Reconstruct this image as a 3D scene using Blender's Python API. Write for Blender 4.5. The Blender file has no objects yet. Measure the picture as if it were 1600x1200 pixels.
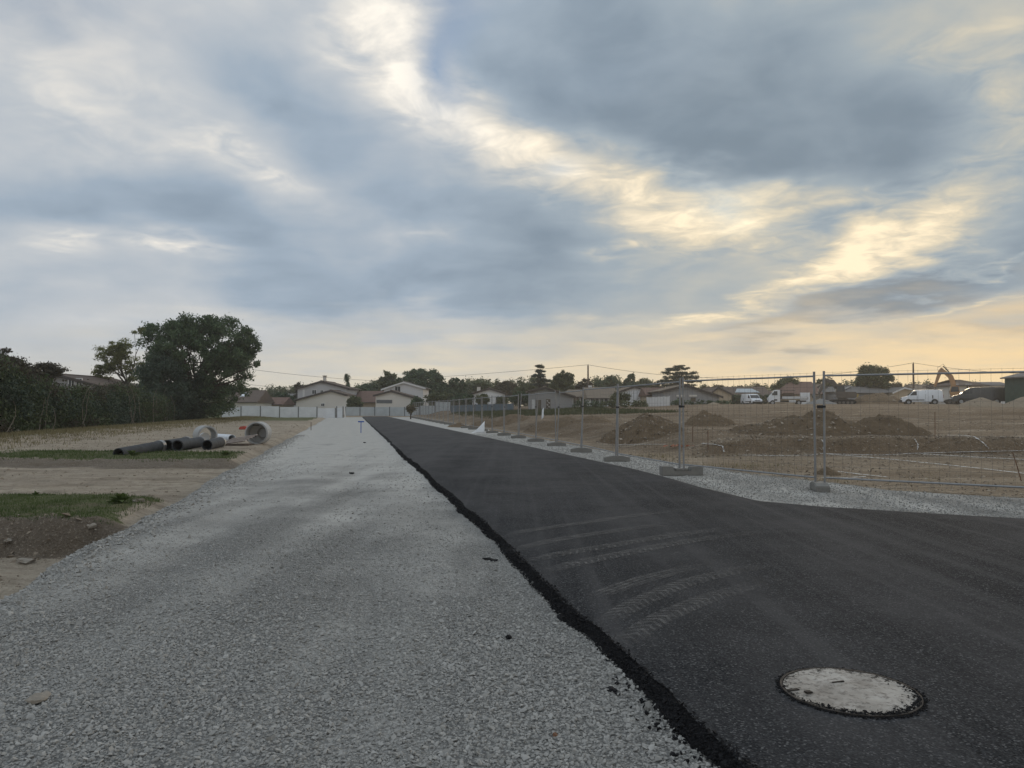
import bpy, math, random
import numpy as np
from mathutils import Vector, Matrix, noise as mnoise

sc = bpy.context.scene
R = math.radians
rng = np.random.default_rng(7)
random.seed(7)

# ------------------------------------------------------------------ camera
CAM_H, F_PX, PITCH = 1.45, 1200.0, math.atan(36 / 1200)
cam = bpy.data.cameras.new('camera')
cam.sensor_fit = 'HORIZONTAL'; cam.sensor_width = 36.0; cam.lens = 27.0
cam.clip_start = 0.05; cam.clip_end = 6000
camo = bpy.data.objects.new('camera', cam)
sc.collection.objects.link(camo)
camo.location = (0, 0, CAM_H)
camo.rotation_euler = (math.pi / 2 + PITCH, 0, 0)
sc.camera = camo

# ------------------------------------------------------------------ colour management
sc.view_settings.view_transform = 'Standard'
sc.view_settings.look = 'None'
sc.view_settings.gamma = 1
sc.view_settings.use_curve_mapping = False
sc.view_settings.exposure = 0.12
sc.cycles.max_bounces = 6
sc.cycles.diffuse_bounces = 3
sc.cycles.transparent_max_bounces = 24
sc.cycles.use_denoising = True
sc.cycles.volume_bounces = 1

# ------------------------------------------------------------------ sky (world)
SUN_AZ, SUN_EL = 30.0, 11.0
wd = bpy.data.worlds.new('World'); sc.world = wd; wd.use_nodes = True
nt = wd.node_tree; nt.nodes.clear()
def N(tree, typ, **kw):
    n = tree.nodes.new(typ)
    for k, v in kw.items():
        setattr(n, k, v)
    return n
def link(tree, a, b): tree.links.new(a, b)
def wmath(op, a, b=None, c=None, clamp=False):
    n = N(nt, 'ShaderNodeMath', operation=op, use_clamp=clamp)
    for i, v in enumerate((a, b, c)):
        if v is None: continue
        if isinstance(v, (int, float)): n.inputs[i].default_value = v
        else: link(nt, v, n.inputs[i])
    return n.outputs[0]
def wramp(val, stops, interp='LINEAR'):
    n = N(nt, 'ShaderNodeValToRGB'); cr = n.color_ramp; cr.interpolation = interp
    while len(cr.elements) < len(stops): cr.elements.new(0.5)
    for e, (p, c) in zip(cr.elements, stops):
        e.position = p
        e.color = (*c, 1) if isinstance(c, tuple) else (c, c, c, 1)
    link(nt, val, n.inputs[0]); return n.outputs[0]
def wmix(f, a, b, bt='MIX'):
    n = N(nt, 'ShaderNodeMix', data_type='RGBA', blend_type=bt)
    if isinstance(f, (int, float)): n.inputs[0].default_value = f
    else: link(nt, f, n.inputs[0])
    for i, v in ((6, a), (7, b)):
        if isinstance(v, tuple): n.inputs[i].default_value = (*v, 1)
        else: link(nt, v, n.inputs[i])
    return n.outputs[2]
def wmaprange(v, a, b, c=0.0, d=1.0, smooth=True):
    n = N(nt, 'ShaderNodeMapRange', interpolation_type='SMOOTHSTEP' if smooth else 'LINEAR')
    link(nt, v, n.inputs[0])
    for i, q in ((1, a), (2, b), (3, c), (4, d)): n.inputs[i].default_value = q
    return n.outputs[0]
def wnoise(vec, scale, detail=5, rough=0.55, dist=0.0, loc=(0, 0, 0), scl=(1, 1, 1), rot=0.0):
    m = N(nt, 'ShaderNodeMapping'); link(nt, vec, m.inputs[0])
    m.inputs[1].default_value = loc; m.inputs[2].default_value = (0, 0, rot); m.inputs[3].default_value = scl
    n = N(nt, 'ShaderNodeTexNoise'); link(nt, m.outputs[0], n.inputs['Vector'])
    n.inputs['Scale'].default_value = scale; n.inputs['Detail'].default_value = detail
    n.inputs['Roughness'].default_value = rough; n.inputs['Distortion'].default_value = dist
    return n
tc = N(nt, 'ShaderNodeTexCoord')
sep = N(nt, 'ShaderNodeSeparateXYZ'); link(nt, tc.outputs['Generated'], sep.inputs[0])
dx, dy, dz = sep.outputs
DEG = 180 / math.pi
az = wmath('MULTIPLY', wmath('ARCTAN2', dx, dy), DEG)
el = wmath('MULTIPLY', wmath('ARCSINE', dz), DEG)
zz = wmath('ADD', wmath('MAXIMUM', dz, 0.0), 0.10)
cp = N(nt, 'ShaderNodeCombineXYZ')              # point where the view ray meets the cloud layer
link(nt, wmath('DIVIDE', dx, zz), cp.inputs[0]); link(nt, wmath('DIVIDE', dy, zz), cp.inputs[1])
CP = cp.outputs[0]
n1 = wnoise(CP, 0.75, 4, 0.5, 0.2)
n2 = wnoise(CP, 2.0, 5, 0.52, 0.3, loc=(3.1, 7.7, 0), rot=0.5, scl=(1, 1.25, 1))
n3 = wnoise(CP, 6.0, 6, 0.6, 0.6, loc=(1.3, 2.7, 0))
# warped azimuth / elevation so that the cloud banks get ragged outlines
wn = wnoise(CP, 1.5, 5, 0.5, 0.2, loc=(11, 5, 0))
ws = N(nt, 'ShaderNodeSeparateColor'); link(nt, wn.outputs['Color'], ws.inputs[0])
azw = wmath('ADD', az, wmath('MULTIPLY', wmath('SUBTRACT', ws.outputs[0], 0.5), 11.0))
elw = wmath('ADD', el, wmath('MULTIPLY', wmath('SUBTRACT', ws.outputs[1], 0.5), 7.0))
ae = N(nt, 'ShaderNodeCombineXYZ'); link(nt, azw, ae.inputs[0]); link(nt, elw, ae.inputs[1])
def sky_dir(px, py):
    return (math.degrees(math.atan((px - 800) / F_PX)), math.degrees(math.atan((636 - py) / math.hypot(F_PX, px - 800))))
def banks(lst):
    tot = None
    for (px, py, rx, ry, rot, w) in lst:
        a, e = sky_dir(px, py)
        m = N(nt, 'ShaderNodeMapping', vector_type='TEXTURE'); link(nt, ae.outputs[0], m.inputs[0])
        m.inputs[1].default_value = (a, e, 0); m.inputs[2].default_value = (0, 0, R(rot))
        m.inputs[3].default_value = (rx / 20.9 * 2.25, ry / 20.9 * 2.25, 1)
        g = N(nt, 'ShaderNodeTexGradient', gradient_type='QUADRATIC_SPHERE'); link(nt, m.outputs[0], g.inputs[0])
        tot = wmath('MULTIPLY_ADD', g.outputs['Fac'], w, tot if tot is not None else 0.0)
    return tot
SKY_BRIGHT = [
    (560, 20, 120, 60, -30, .6), (640, 95, 110, 62, -40, .75), (740, 190, 130, 55, -38, .7), (850, 230, 150, 50, -22, .85),
    (980, 275, 140, 42, -14, .85), (1100, 320, 130, 46, -14, .75), (1220, 310, 120, 26, 4, .45), (1380, 305, 140, 18, -3, .5), (1465, 340, 80, 52, 34, .85),
    (1370, 400, 150, 26, 24, .75), (1240, 455, 140, 24, 20, .6), (1080, 400, 160, 40, 8, .28),
    (1575, 140, 75, 90, 45, .85), (1450, 62, 90, 30, 0, .5), (280, 384, 75, 30, -6, .85), (95, 388, 80, 26, -4, .6),
    (50, 100, 130, 130, 0, .35), (390, 245, 150, 36, -26, .45), (330, 55, 240, 70, 0, .25), (230, 215, 220, 40, -8, .28),
    (670, 365, 90, 36, 24, .42), (1120, 497, 90, 12, 0, .4), (1410, 502, 100, 12, 10, .6),
    (1545, 413, 90, 9, 8, .8), (1590, 462, 60, 9, 4, .7), (960, 512, 160, 12, 6, .35), (1480, 486, 70, 8, 20, .6),
    (1000, 385, 70, 16, 10, .5), (700, 500, 220, 14, 3, .2), (480, 525, 200, 10, -3, .2), (1240, 375, 330, 80, 0, .3)]
SKY_DARK = [
    (1130, 140, 430, 110, -8, .62), (960, 70, 240, 90, 0, .35), (1420, 215, 270, 80, -6, .5), (1090, 225, 210, 48, -14, .35),
    (1340, 345, 120, 34, 16, .75), (860, 355, 190, 80, -10, .62), (720, 330, 120, 70, -10, .2), (900, 425, 210, 42, 4, .35),
    (440, 410, 240, 75, -8, .34), (90, 312, 230, 38, 0, .42), (460, 180, 150, 62, -22, .38), (280, 300, 230, 34, -12, .3),
    (1500, 420, 250, 32, 16, .55), (1320, 485, 210, 22, 10, .6), (1540, 520, 120, 11, 8, .6), (1580, 330, 90, 56, 28, .55),
    (1560, 470, 150, 13, 12, .7), (1400, 455, 160, 12, 12, .4), (1230, 520, 120, 9, 4, .5), (650, 455, 260, 34, 0, .2), (1060, 480, 120, 14, 4, .25), (560, 300, 120, 40, 0, .15)]
SKY_BLUE = [(692, 92, 32, 70, 0, 1.2), (668, 2, 46, 30, 0, .9), (110, 22, 130, 40, 0, .6), (872, 258, 40, 16, 0, .6),
            (1150, 300, 60, 26, -25, .25), (1010, 90, 120, 40, 0, .3)]
vb, vd, vbl = banks(SKY_BRIGHT), banks(SKY_DARK), banks(SKY_BLUE)
aev = N(nt, 'ShaderNodeCombineXYZ'); link(nt, az, aev.inputs[0]); link(nt, wmath('MULTIPLY', el, 1.7), aev.inputs[1])
n4 = wnoise(aev.outputs[0], 0.13, 4, 0.5, 0.3, loc=(4.2, 1.1, 0))
n5 = wnoise(aev.outputs[0], 0.055, 4, 0.5, 0.2, loc=(9.2, 3.1, 0))
def cen(sock, amp): return wmath('MULTIPLY', wmath('SUBTRACT', sock, 0.5), amp)
v = wmath('ADD', 0.545, wmath('SUBTRACT', wmath('MULTIPLY', vb, 0.41), wmath('MULTIPLY', vd, 0.44)))
v = wmath('ADD', v, wmaprange(az, -34, 5, 0.05, 0.0))
v = wmath('ADD', v, cen(n4.outputs['Fac'], 0.46))
v = wmath('ADD', v, cen(n5.outputs['Fac'], 0.16))
v = wmath('ADD', v, cen(n1.outputs['Fac'], 0.16))
v = wmath('ADD', v, cen(n2.outputs['Fac'], 0.13))
# fine shreds show only where thin cloud is lit
fine = wmath('MULTIPLY', cen(n3.outputs['Fac'], 0.8), wmaprange(vb, 0.14, 0.6, 0.05, 1.0))
v = wmath('ADD', v, fine, clamp=True)
cloud = wramp(v, [(0.0, (.150, .200, .255)), (.22, (.205, .265, .335)), (.45, (.325, .395, .475)), (.66, (.50, .53, .56)), (.84, (.72, .70, .66)), (1.0, (.98, .92, .82))], 'LINEAR')
# warm towards the hidden sun
sd = Vector((math.sin(R(SUN_AZ)) * math.cos(R(SUN_EL)), math.cos(R(SUN_AZ)) * math.cos(R(SUN_EL)), math.sin(R(SUN_EL))))
dotn = N(nt, 'ShaderNodeVectorMath', operation='DOT_PRODUCT'); link(nt, tc.outputs['Generated'], dotn.inputs[0]); dotn.inputs[1].default_value = sd
sunprox = dotn.outputs['Value']
warm = wmath('MULTIPLY', wmaprange(sunprox, 0.78, 0.99), wmaprange(v, 0.25, 0.85, 0.25, 1.0))
cloud = wmix(wmath('MULTIPLY', warm, 0.9), cloud, wmix(1.0, cloud, (1.05, .93, .71), 'MULTIPLY'))
# low clear band over the horizon
hz = wramp(wmaprange(az, -36, 36, smooth=False), [(0.0, (.56, .55, .52)), (.42, (.74, .655, .50)), (1.0, (.92, .67, .35))])
hzf = wmath('MULTIPLY', wmaprange(wmath('ADD', wmath('SUBTRACT', elw, wmath('MULTIPLY', az, 0.03)), cen(n2.outputs['Fac'], 3.5)), 0.6, 8.2, 1.0, 0.0), 0.95)
cloud = wmix(hzf, cloud, hz)
skyt = N(nt, 'ShaderNodeTexSky', sky_type='NISHITA', sun_disc=False)
skyt.sun_elevation = R(SUN_EL); skyt.sun_rotation = R(SUN_AZ)
skyt.air_density = 1.0; skyt.dust_density = 1.5; skyt.ozone_density = 1.0
cloud10 = wmix(1.0, cloud, (10, 10, 10), 'MULTIPLY')
blue = wmath('MULTIPLY', wmath('MULTIPLY', vbl, wmaprange(n2.outputs['Fac'], 0.3, 0.6, 0.5, 1.0)), 0.75, clamp=True)
final = wmix(blue, cloud10, wmix(1.0, skyt.outputs[0], (.80, .95, 1.15), 'MULTIPLY'))
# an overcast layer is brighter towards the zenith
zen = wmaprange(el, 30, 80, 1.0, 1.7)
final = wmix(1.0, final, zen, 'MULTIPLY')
# below the horizon: dull ground haze
final = wmix(wmaprange(el, -2.0, -0.2, 1.0, 0.0), final, (2.2, 2.0, 1.7))
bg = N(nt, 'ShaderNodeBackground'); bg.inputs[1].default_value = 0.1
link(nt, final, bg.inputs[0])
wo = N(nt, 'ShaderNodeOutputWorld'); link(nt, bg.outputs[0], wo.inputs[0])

# ------------------------------------------------------------------ sun
sl = bpy.data.lights.new('sun', 'SUN'); sl.energy = 0.6; sl.angle = R(14); sl.color = (1.0, .80, .55)
so = bpy.data.objects.new('sun', sl); sc.collection.objects.link(so)
so.rotation_euler = sd.to_track_quat('Z', 'Y').to_euler()

# ================================================================== helpers
COL = sc.collection
def smooth(a, b, x):
    t = np.clip((np.asarray(x, float) - a) / (b - a), 0, 1); return t * t * (3 - 2 * t)
def _h(ix, iy, s):
    n = (ix.astype(np.int64) * 374761393 + iy.astype(np.int64) * 668265263 + s * 1442695041) & 0x7fffffff
    n = ((n ^ (n >> 13)) * 1274126177) & 0x7fffffff
    n = n ^ (n >> 16)
    return (n & 0xffff) / 65535.0
def vnoise(x, y, s=0):
    x = np.asarray(x, float); y = np.asarray(y, float)
    ix = np.floor(x); iy = np.floor(y); fx = x - ix; fy = y - iy
    fx = fx * fx * (3 - 2 * fx); fy = fy * fy * (3 - 2 * fy)
    a = _h(ix, iy, s); b = _h(ix + 1, iy, s); c = _h(ix, iy + 1, s); d = _h(ix + 1, iy + 1, s)
    return (a * (1 - fx) + b * fx) * (1 - fy) + (c * (1 - fx) + d * fx) * fy
def fbm(x, y, s=0, o=4, g=.5):
    t = 0; a = 1; n = 0
    for i in range(o):
        t = t + a * vnoise(x * 2 ** i + 17.3 * i, y * 2 ** i - 9.1 * i, s + i); n += a; a *= g
    return t / n - .5

CP_, SP_ = math.cos(PITCH), math.sin(PITCH)
def ray(px, py):
    xc = (px - 800) / F_PX; yc = (600 - py) / F_PX
    return Vector((xc, CP_ - yc * SP_, SP_ + yc * CP_))
def at(px, py, Y):
    d = ray(px, py); t = Y / d.y
    return Vector((d.x * t, Y, CAM_H + d.z * t))

# ---- plan of the site (metres; camera at the origin looking along +Y)
FY = [-60, 9, 11.5, 13.4, 16.4, 20.6, 24.7, 28.6, 32.2, 35.8, 140]
FX = [94, 11.6, 8.3, 5.35, 3.6, 2.8, 2.22, 1.65, 1.0, .3, -20.5]
def fence_x(y): return np.interp(y, FY, FX)
def track_l(y): return -2.82 - .215 * np.asarray(y, float)
def road_l(y):
    y = np.asarray(y, float); return 1.47 - .2085 * y + .10 * (vnoise(y * .55, y * 0 + 2.5, 45) - .5) + .07 * (vnoise(y * 1.7, y * 0 + 7.5, 46) - .5)
RY = [-30, 3, 6.5, 9.56, 10.06, 10.6, 11.4, 13.3, 14.8, 17.2, 24.5, 124, 200]
RX = [45, 22, 14, 6.4, 5.45, 4.5, 3.66, 3.28, 3.12, 2.75, 1.2, -20.7, -37.4]
def road_r(y): return np.interp(y, RY, RX)
def verge_o(y):
    y = np.asarray(y, float)
    return np.maximum(fence_x(y) + np.interp(y, [0, 9, 12, 16, 24, 60, 130], [1, .6, 1.2, 2.0, 1.1, .9, .8]), road_r(y) + .35)

def H(x, y):
    x = np.asarray(x, float); y = np.asarray(y, float)
    d = x - fence_x(y)
    Bk = smooth(2.2, 5.0, d + 1.2 * fbm(x * .5, y * .5, 3))
    face = smooth(23.2, 23.9, y + .9 * fbm(x * .45, y * .2, 5) + .5 * fbm(x * 2, y * 1.5, 6, 4) - .018 * np.maximum(x - 8, 0))
    zr = .5 * Bk * face + 1.25 * np.clip((y - 26) / 62, 0, 1.02) * np.clip(d / 34, 0, 1)
    zr = zr + .10 * fbm(x * .35, y * .35, 8, 4) * smooth(24, 30, y) * smooth(1, 4, d) + .11 * fbm(x * 1.3, y * 1.3, 9, 5, .6) * smooth(.6, 2.5, d)
    zr = zr + .20 * fbm(x * .55, y * .55, 21, 5, .6) * smooth(25, 29, y) * smooth(62, 40, y) * smooth(2, 5, d)
    zr = zr + .14 * Bk * smooth(22.9, 23.3, y) * smooth(24.6, 24.1, y) * fbm(x * 3.2, y * 3.2, 19, 4, .6)
    zr = zr + .16 * np.exp(-((y - 46 - .1 * x) / 1.3) ** 2) * smooth(9, 14, x)          # low second lip in the field
    # left side: trench, grass shelf, haul track, second shelf, rough ground
    u = track_l(y) - x
    w = .8 * fbm(x * .6, y * .6, 11, 3)
    yy = y + w - .12 * np.clip(u, 0, 6) + .35 * fbm(x * 2.6, y * 2.6, 12, 4)
    zl = -.41 + .43 * smooth(9.6, 9.95, yy) - .15 * smooth(12.0, 13.2, yy)
    m2 = smooth(9.5, 8.0, u) * smooth(-.5, .4, u) + .35 * smooth(8, 10, u)
    zl = zl + .17 * smooth(19.6, 20.4, yy) * m2 + .05 * smooth(20, 24, yy) * (1 - m2)
    rd = x + 25.5 + .18 * (y - 40)
    zl = zl + .22 * np.exp(-((rd - 2.2) / 2.0) ** 2) * smooth(22, 30, y)
    zl = zl + .09 * fbm(x * .9, y * .9, 14, 4) + .07 * fbm(x * 3.1, y * 3.1, 15, 4) * smooth(34, 8, y)
    fc = smooth(9.3, 9.6, yy) * smooth(10.3, 10.0, yy) + smooth(19.4, 19.7, yy) * smooth(20.8, 20.4, yy) * m2
    zl = zl + .16 * fc * fbm(x * 4.2, y * 4.2, 18, 4, .6)
    rut = np.abs(((y + .06 * x + .5 * fbm(x * .15, y * .3, 16, 2)) * 1.35) % 1.0 - .5)
    zl = zl - .035 * smooth(.18, .05, rut) * smooth(12.6, 13.4, y) * smooth(20, 19, y)
    mid = -.16
    tl = smooth(-.25, .45, u)
    tr = smooth(-.45, .1, x - verge_o(y))
    z = mid * (1 - tl) * (1 - tr) + zl * tl + zr * tr
    far = smooth(150, 320, np.hypot(x, y))
    z = z * (1 - far) + .0 * far
    z = z + .32 * smooth(106, 116, y) * (1 - far) * smooth(-14, -2, -x - 4)
    return z
def h(x, y): return float(H(np.array([x]), np.array([y]))[0])
def site_zv(x, y):
    """height of whatever surface is on top (gravel, asphalt or earth)"""
    z = H(x, y)
    z = np.where((x > track_l(y) + .3) & (x < verge_o(y) - .4), 0.0, z)
    return np.where((x > road_l(y)) & (x < road_r(y)), .06, z)
def hit(px, py, ymax=160):
    """where the view ray through an image point meets the site"""
    d = ray(px, py); ys = np.geomspace(2.0, ymax, 400)
    for _ in range(2):
        t = ys / d.y; below = CAM_H + d.z * t <= site_zv(d.x * t, ys)
        k = int(np.argmax(below)) if below.any() else len(ys) - 1
        ys = np.linspace(ys[max(k - 1, 0)], ys[k], 60)
    y = float(ys[30]); x = d.x * y / d.y
    return Vector((x, y, float(site_zv(np.array([x]), np.array([y]))[0])))

# ---- object helpers
def tag(o, label=None, cat=None, group=None, kind=None):
    if label: o['label'] = label
    if cat: o['category'] = cat
    if group: o['group'] = group
    if kind: o['kind'] = kind
    return o
def np_mesh(name, V, F, mat=None, smooth_=False, attr=None):
    V = np.ascontiguousarray(V, np.float32); F = np.ascontiguousarray(F, np.int32)
    k = F.shape[1]
    me = bpy.data.meshes.new(name)
    me.vertices.add(len(V)); me.vertices.foreach_set('co', V.ravel())
    me.loops.add(F.size); me.loops.foreach_set('vertex_index', F.ravel())
    me.polygons.add(len(F)); me.polygons.foreach_set('loop_start', np.arange(0, F.size, k, dtype=np.int32))
    me.polygons.foreach_set('loop_total', np.full(len(F), k, np.int32))
    me.polygons.foreach_set('use_smooth', np.full(len(F), smooth_, bool))
    me.update(calc_edges=True)
    if attr is not None:
        for an, arr in attr.items():
            ca = me.color_attributes.new(an, 'FLOAT_COLOR', 'POINT')
            ca.data.foreach_set('color', np.ascontiguousarray(arr, np.float32).ravel())
    if mat: me.materials.append(mat)
    return me
def link_obj(name, me, parent=None, loc=None):
    o = bpy.data.objects.new(name, me); COL.objects.link(o)
    if parent is not None: o.parent = parent
    if loc is not None: o.location = loc
    return o
def thing(name, label, cat, loc=(0, 0, 0), rz=0, group=None):
    o = bpy.data.objects.new(name, None); COL.objects.link(o)
    o.empty_display_size = .2
    o.location = loc; o.rotation_euler = (0, 0, rz)
    return tag(o, label, cat, group)
def copy_tree(o, parent=None):
    c = o.copy(); COL.objects.link(c)
    if parent is not None: c.parent = parent
    for ch in list(o.children): copy_tree(ch, c)
    return c
class MB:
    """collects boxes, tubes, prisms into one mesh"""
    def __init__(s): s.v = []; s.f = []
    def add(s, vs, fs):
        n = len(s.v); s.v += [tuple(p) for p in vs]; s.f += [tuple(i + n for i in f) for f in fs]; return s
    def box(s, c, d, rz=0, ry=0, rx=0, taper=1.0):
        M = Matrix.Rotation(rz, 3, 'Z') @ Matrix.Rotation(ry, 3, 'Y') @ Matrix.Rotation(rx, 3, 'X')
        vs = []
        for k in (-1, 1):
            t = taper if k > 0 else 1
            for (i, j) in ((-1, -1), (1, -1), (1, 1), (-1, 1)):
                vs.append(Vector(c) + M @ Vector((i * d[0] / 2 * t, j * d[1] / 2 * t, k * d[2] / 2)))
        return s.add(vs, [(3, 2, 1, 0), (4, 5, 6, 7), (0, 1, 5, 4), (1, 2, 6, 5), (2, 3, 7, 6), (3, 0, 4, 7)])
    def tube(s, pts, r, n=8, caps=True):
        pts = [Vector(p) for p in pts]
        rs = r if isinstance(r, (list, tuple)) else [r] * len(pts)
        vs, fs = [], []
        for i, p in enumerate(pts):
            t = (pts[min(i + 1, len(pts) - 1)] - pts[max(i - 1, 0)]).normalized()
            u = t.cross(Vector((0, 0, 1)))
            if u.length < .05: u = t.cross(Vector((0, 1, 0)))
            u.normalize(); w = t.cross(u)
            for k in range(n):
                a = 2 * math.pi * k / n
                vs.append(p + (u * math.cos(a) + w * math.sin(a)) * rs[i])
        for i in range(len(pts) - 1):
            for k in range(n):
                a, b = i * n + k, i * n + (k + 1) % n
                fs.append((a, b, b + n, a + n))
        if caps:
            fs.append(tuple(range(n))[::-1]); fs.append(tuple(range((len(pts) - 1) * n, len(pts) * n)))
        return s.add(vs, fs)
    def pipe(s, a, b, ro, ri, n=28):
        """hollow pipe with rims"""
        a, b = Vector(a), Vector(b); t = (b - a).normalized()
        u = t.cross(Vector((0, 0, 1))).normalized(); w = u.cross(t)
        vs = []
        for p, r in ((a, ro), (b, ro), (b, ri), (a, ri)):
            for k in range(n):
                q = 2 * math.pi * k / n; vs.append(p + (u * math.cos(q) + w * math.sin(q)) * r)
        fs = []
        for i in range(4):
            for k in range(n):
                j = (i + 1) % 4; fs.append((i * n + k, i * n + (k + 1) % n, j * n + (k + 1) % n, j * n + k))
        return s.add(vs, fs)
    def prism(s, poly, axis, a, b):
        """2-D polygon extruded along an axis: axis 'y' -> poly is (x,z); 'x' -> (y,z); 'z' -> (x,y)"""
        def P(p, q):
            return {'y': (p[0], q, p[1]), 'x': (q, p[0], p[1]), 'z': (p[0], p[1], q)}[axis]
        n = len(poly); vs = [P(p, a) for p in poly] + [P(p, b) for p in poly]
        fs = [tuple(range(n))[::-1], tuple(range(n, 2 * n))] + [(k, (k + 1) % n, n + (k + 1) % n, n + k) for k in range(n)]
        return s.add(vs, fs)
    def build(s, name, mat, parent=None, smooth_=False, bevel=0, loc=None, seg=2):
        me = bpy.data.meshes.new(name); me.from_pydata(s.v, [], s.f); me.validate(); 
        import bmesh
        bm = bmesh.new(); bm.from_mesh(me); bmesh.ops.recalc_face_normals(bm, faces=bm.faces)
        if bevel:
            bmesh.ops.bevel(bm, geom=list(bm.edges), offset=bevel, segments=seg, affect='EDGES', clamp_overlap=True)
        if smooth_:
            for f in bm.faces: f.smooth = True
            for e in bm.edges:
                if len(e.link_faces) == 2 and e.calc_face_angle(0) > R(35): e.smooth = False
        bm.to_mesh(me); bm.free()
        me.materials.append(mat)
        return link_obj(name, me, parent, loc)

# ================================================================== materials
class Mat:
    def __init__(s, name, rough=.9, spec=.3):
        s.m = bpy.data.materials.new(name); s.m.use_nodes = True; s.t = s.m.node_tree
        s.t.nodes.clear()
        s.out = s.t.nodes.new('ShaderNodeOutputMaterial'); s.b = s.t.nodes.new('ShaderNodeBsdfPrincipled')
        s.b.inputs['Roughness'].default_value = rough; s.b.inputs['Specular IOR Level'].default_value = spec
        s.t.links.new(s.b.outputs[0], s.out.inputs[0]); s._c = None
    def n(s, typ, **kw):
        q = s.t.nodes.new(typ)
        for k, v in kw.items(): setattr(q, k, v)
        return q
    def L(s, a, b): s.t.links.new(a, b)
    def obj(s):
        if s._c is None: s._c = s.n('ShaderNodeTexCoord')
        return s._c.outputs['Object']
    def geo(s): return s.n('ShaderNodeNewGeometry')
    def noise(s, scale, detail=4, rough=.55, vec=None, scl=None, dist=0, world=False):
        if world: vec = s.geo().outputs['Position']
        vec = vec or s.obj()
        if scl:
            m = s.n('ShaderNodeMapping'); s.L(vec, m.inputs[0]); m.inputs[3].default_value = scl; vec = m.outputs[0]
        q = s.n('ShaderNodeTexNoise'); s.L(vec, q.inputs['Vector'])
        q.inputs['Scale'].default_value = scale; q.inputs['Detail'].default_value = detail; q.inputs['Roughness'].default_value = rough; q.inputs['Distortion'].default_value = dist
        return q.outputs['Fac']
    def voro(s, scale, world=False, feature='F1', out='Distance', rnd=1.0):
        vec = s.geo().outputs['Position'] if world else s.obj()
        q = s.n('ShaderNodeTexVoronoi', feature=feature); s.L(vec, q.inputs['Vector']); q.inputs['Scale'].default_value = scale
        q.inputs['Randomness'].default_value = rnd
        return q.outputs[out]
    def ramp(s, val, stops):
        q = s.n('ShaderNodeValToRGB'); cr = q.color_ramp
        while len(cr.elements) < len(stops): cr.elements.new(.5)
        for e, (p, c) in zip(cr.elements, stops):
            e.position = p; e.color = (*c, 1) if isinstance(c, tuple) else (c, c, c, 1)
        s.L(val, q.inputs[0]); return q.outputs[0]
    def mix(s, f, a, b, bt='MIX'):
        q = s.n('ShaderNodeMix', data_type='RGBA', blend_type=bt)
        if isinstance(f, (int, float)): q.inputs[0].default_value = f
        else: s.L(f, q.inputs[0])
        for i, v in ((6, a), (7, b)):
            if isinstance(v, tuple): q.inputs[i].default_value = (*v, 1)
            else: s.L(v, q.inputs[i])
        return q.outputs[2]
    def math(s, op, a, b=None, clamp=False):
        q = s.n('ShaderNodeMath', operation=op, use_clamp=clamp)
        for i, v in enumerate((a, b)):
            if v is None: continue
            if isinstance(v, (int, float)): q.inputs[i].default_value = v
            else: s.L(v, q.inputs[i])
        return q.outputs[0]
    def color(s, sock):
        if isinstance(sock, tuple): s.b.inputs['Base Color'].default_value = (*sock, 1)
        else: s.L(sock, s.b.inputs['Base Color'])
        return s
    def bump(s, hsock, strength=.5, dist=.02):
        q = s.n('ShaderNodeBump'); q.inputs['Strength'].default_value = strength; q.inputs['Distance'].default_value = dist
        s.L(hsock, q.inputs['Height']); s.L(q.outputs[0], s.b.inputs['Normal']); return s
    def attr(s, name):
        q = s.n('ShaderNodeVertexColor', layer_name=name); w = s.n('ShaderNodeSeparateColor'); s.L(q.outputs[0], w.inputs[0]); return w.outputs
def simple(name, c, rough=.7, var=.12, scale=3.0, spec=.3, metal=0, bump=0, bscale=40):
    """a painted / plain surface with faint blotches and dirt"""
    m = Mat(name, rough, spec)
    f = m.noise(scale, 5, .6)
    lo = tuple(max(0, q * (1 - var)) for q in c); hi = tuple(min(1, q * (1 + var)) for q in c)
    m.color(m.ramp(f, [(.3, lo), (.7, hi)])); m.b.inputs['Metallic'].default_value = metal
    if bump: m.bump(m.noise(bscale, 3), bump, .01)
    return m.m
def leafmat(name, dark, mid, light, tr=.25, hue=None):
    m = Mat(name, .65, .25)
    rnd = m.geo().outputs['Random Per Island']
    big = m.noise(.55, 3, world=True)
    f = m.math('ADD', m.math('MULTIPLY', rnd, .42), m.math('MULTIPLY', big, .62))
    c = m.ramp(f, [(.2, dark), (.5, mid), (.85, light)])
    m.color(c)
    t = m.n('ShaderNodeBsdfTranslucent'); m.L(c, t.inputs[0])
    mx = m.n('ShaderNodeMixShader'); mx.inputs[0].default_value = tr
    m.L(m.b.outputs[0], mx.inputs[1]); m.L(t.outputs[0], mx.inputs[2]); m.L(mx.outputs[0], m.out.inputs[0])
    return m.m
M = {}
# --- earth, with grass / pale sand / dark soil carried as material zones of the ground itself
e = Mat('earth', .95, .15)
A = e.attr('zone')
nA = e.noise(.7, 6, .6, world=True); nB = e.noise(5, 6, .65, world=True); nC = e.noise(34, 4, .6, world=True)
sand = e.mix(e.ramp(nB, [(.3, 0.0), (.7, 1.0)]), (.235, .185, .13), (.47, .385, .28))
sand = e.mix(e.ramp(nA, [(.35, 0.0), (.65, 1.0)]), sand, e.mix(e.ramp(nB, [(.3, 0.0), (.7, 1.0)]), (.17, .128, .086), (.34, .265, .18)))
soil = e.mix(nB, (.080, .056, .036), (.215, .152, .095))
grass = e.mix(nB, (.045, .06, .02), (.13, .145, .055))
sand = e.mix(e.math('MULTIPLY', A[1], .85), sand, e.mix(e.ramp(nB, [(.3, 0.0), (.7, 1.0)]), (.32, .27, .205), (.57, .49, .39)))
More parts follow.
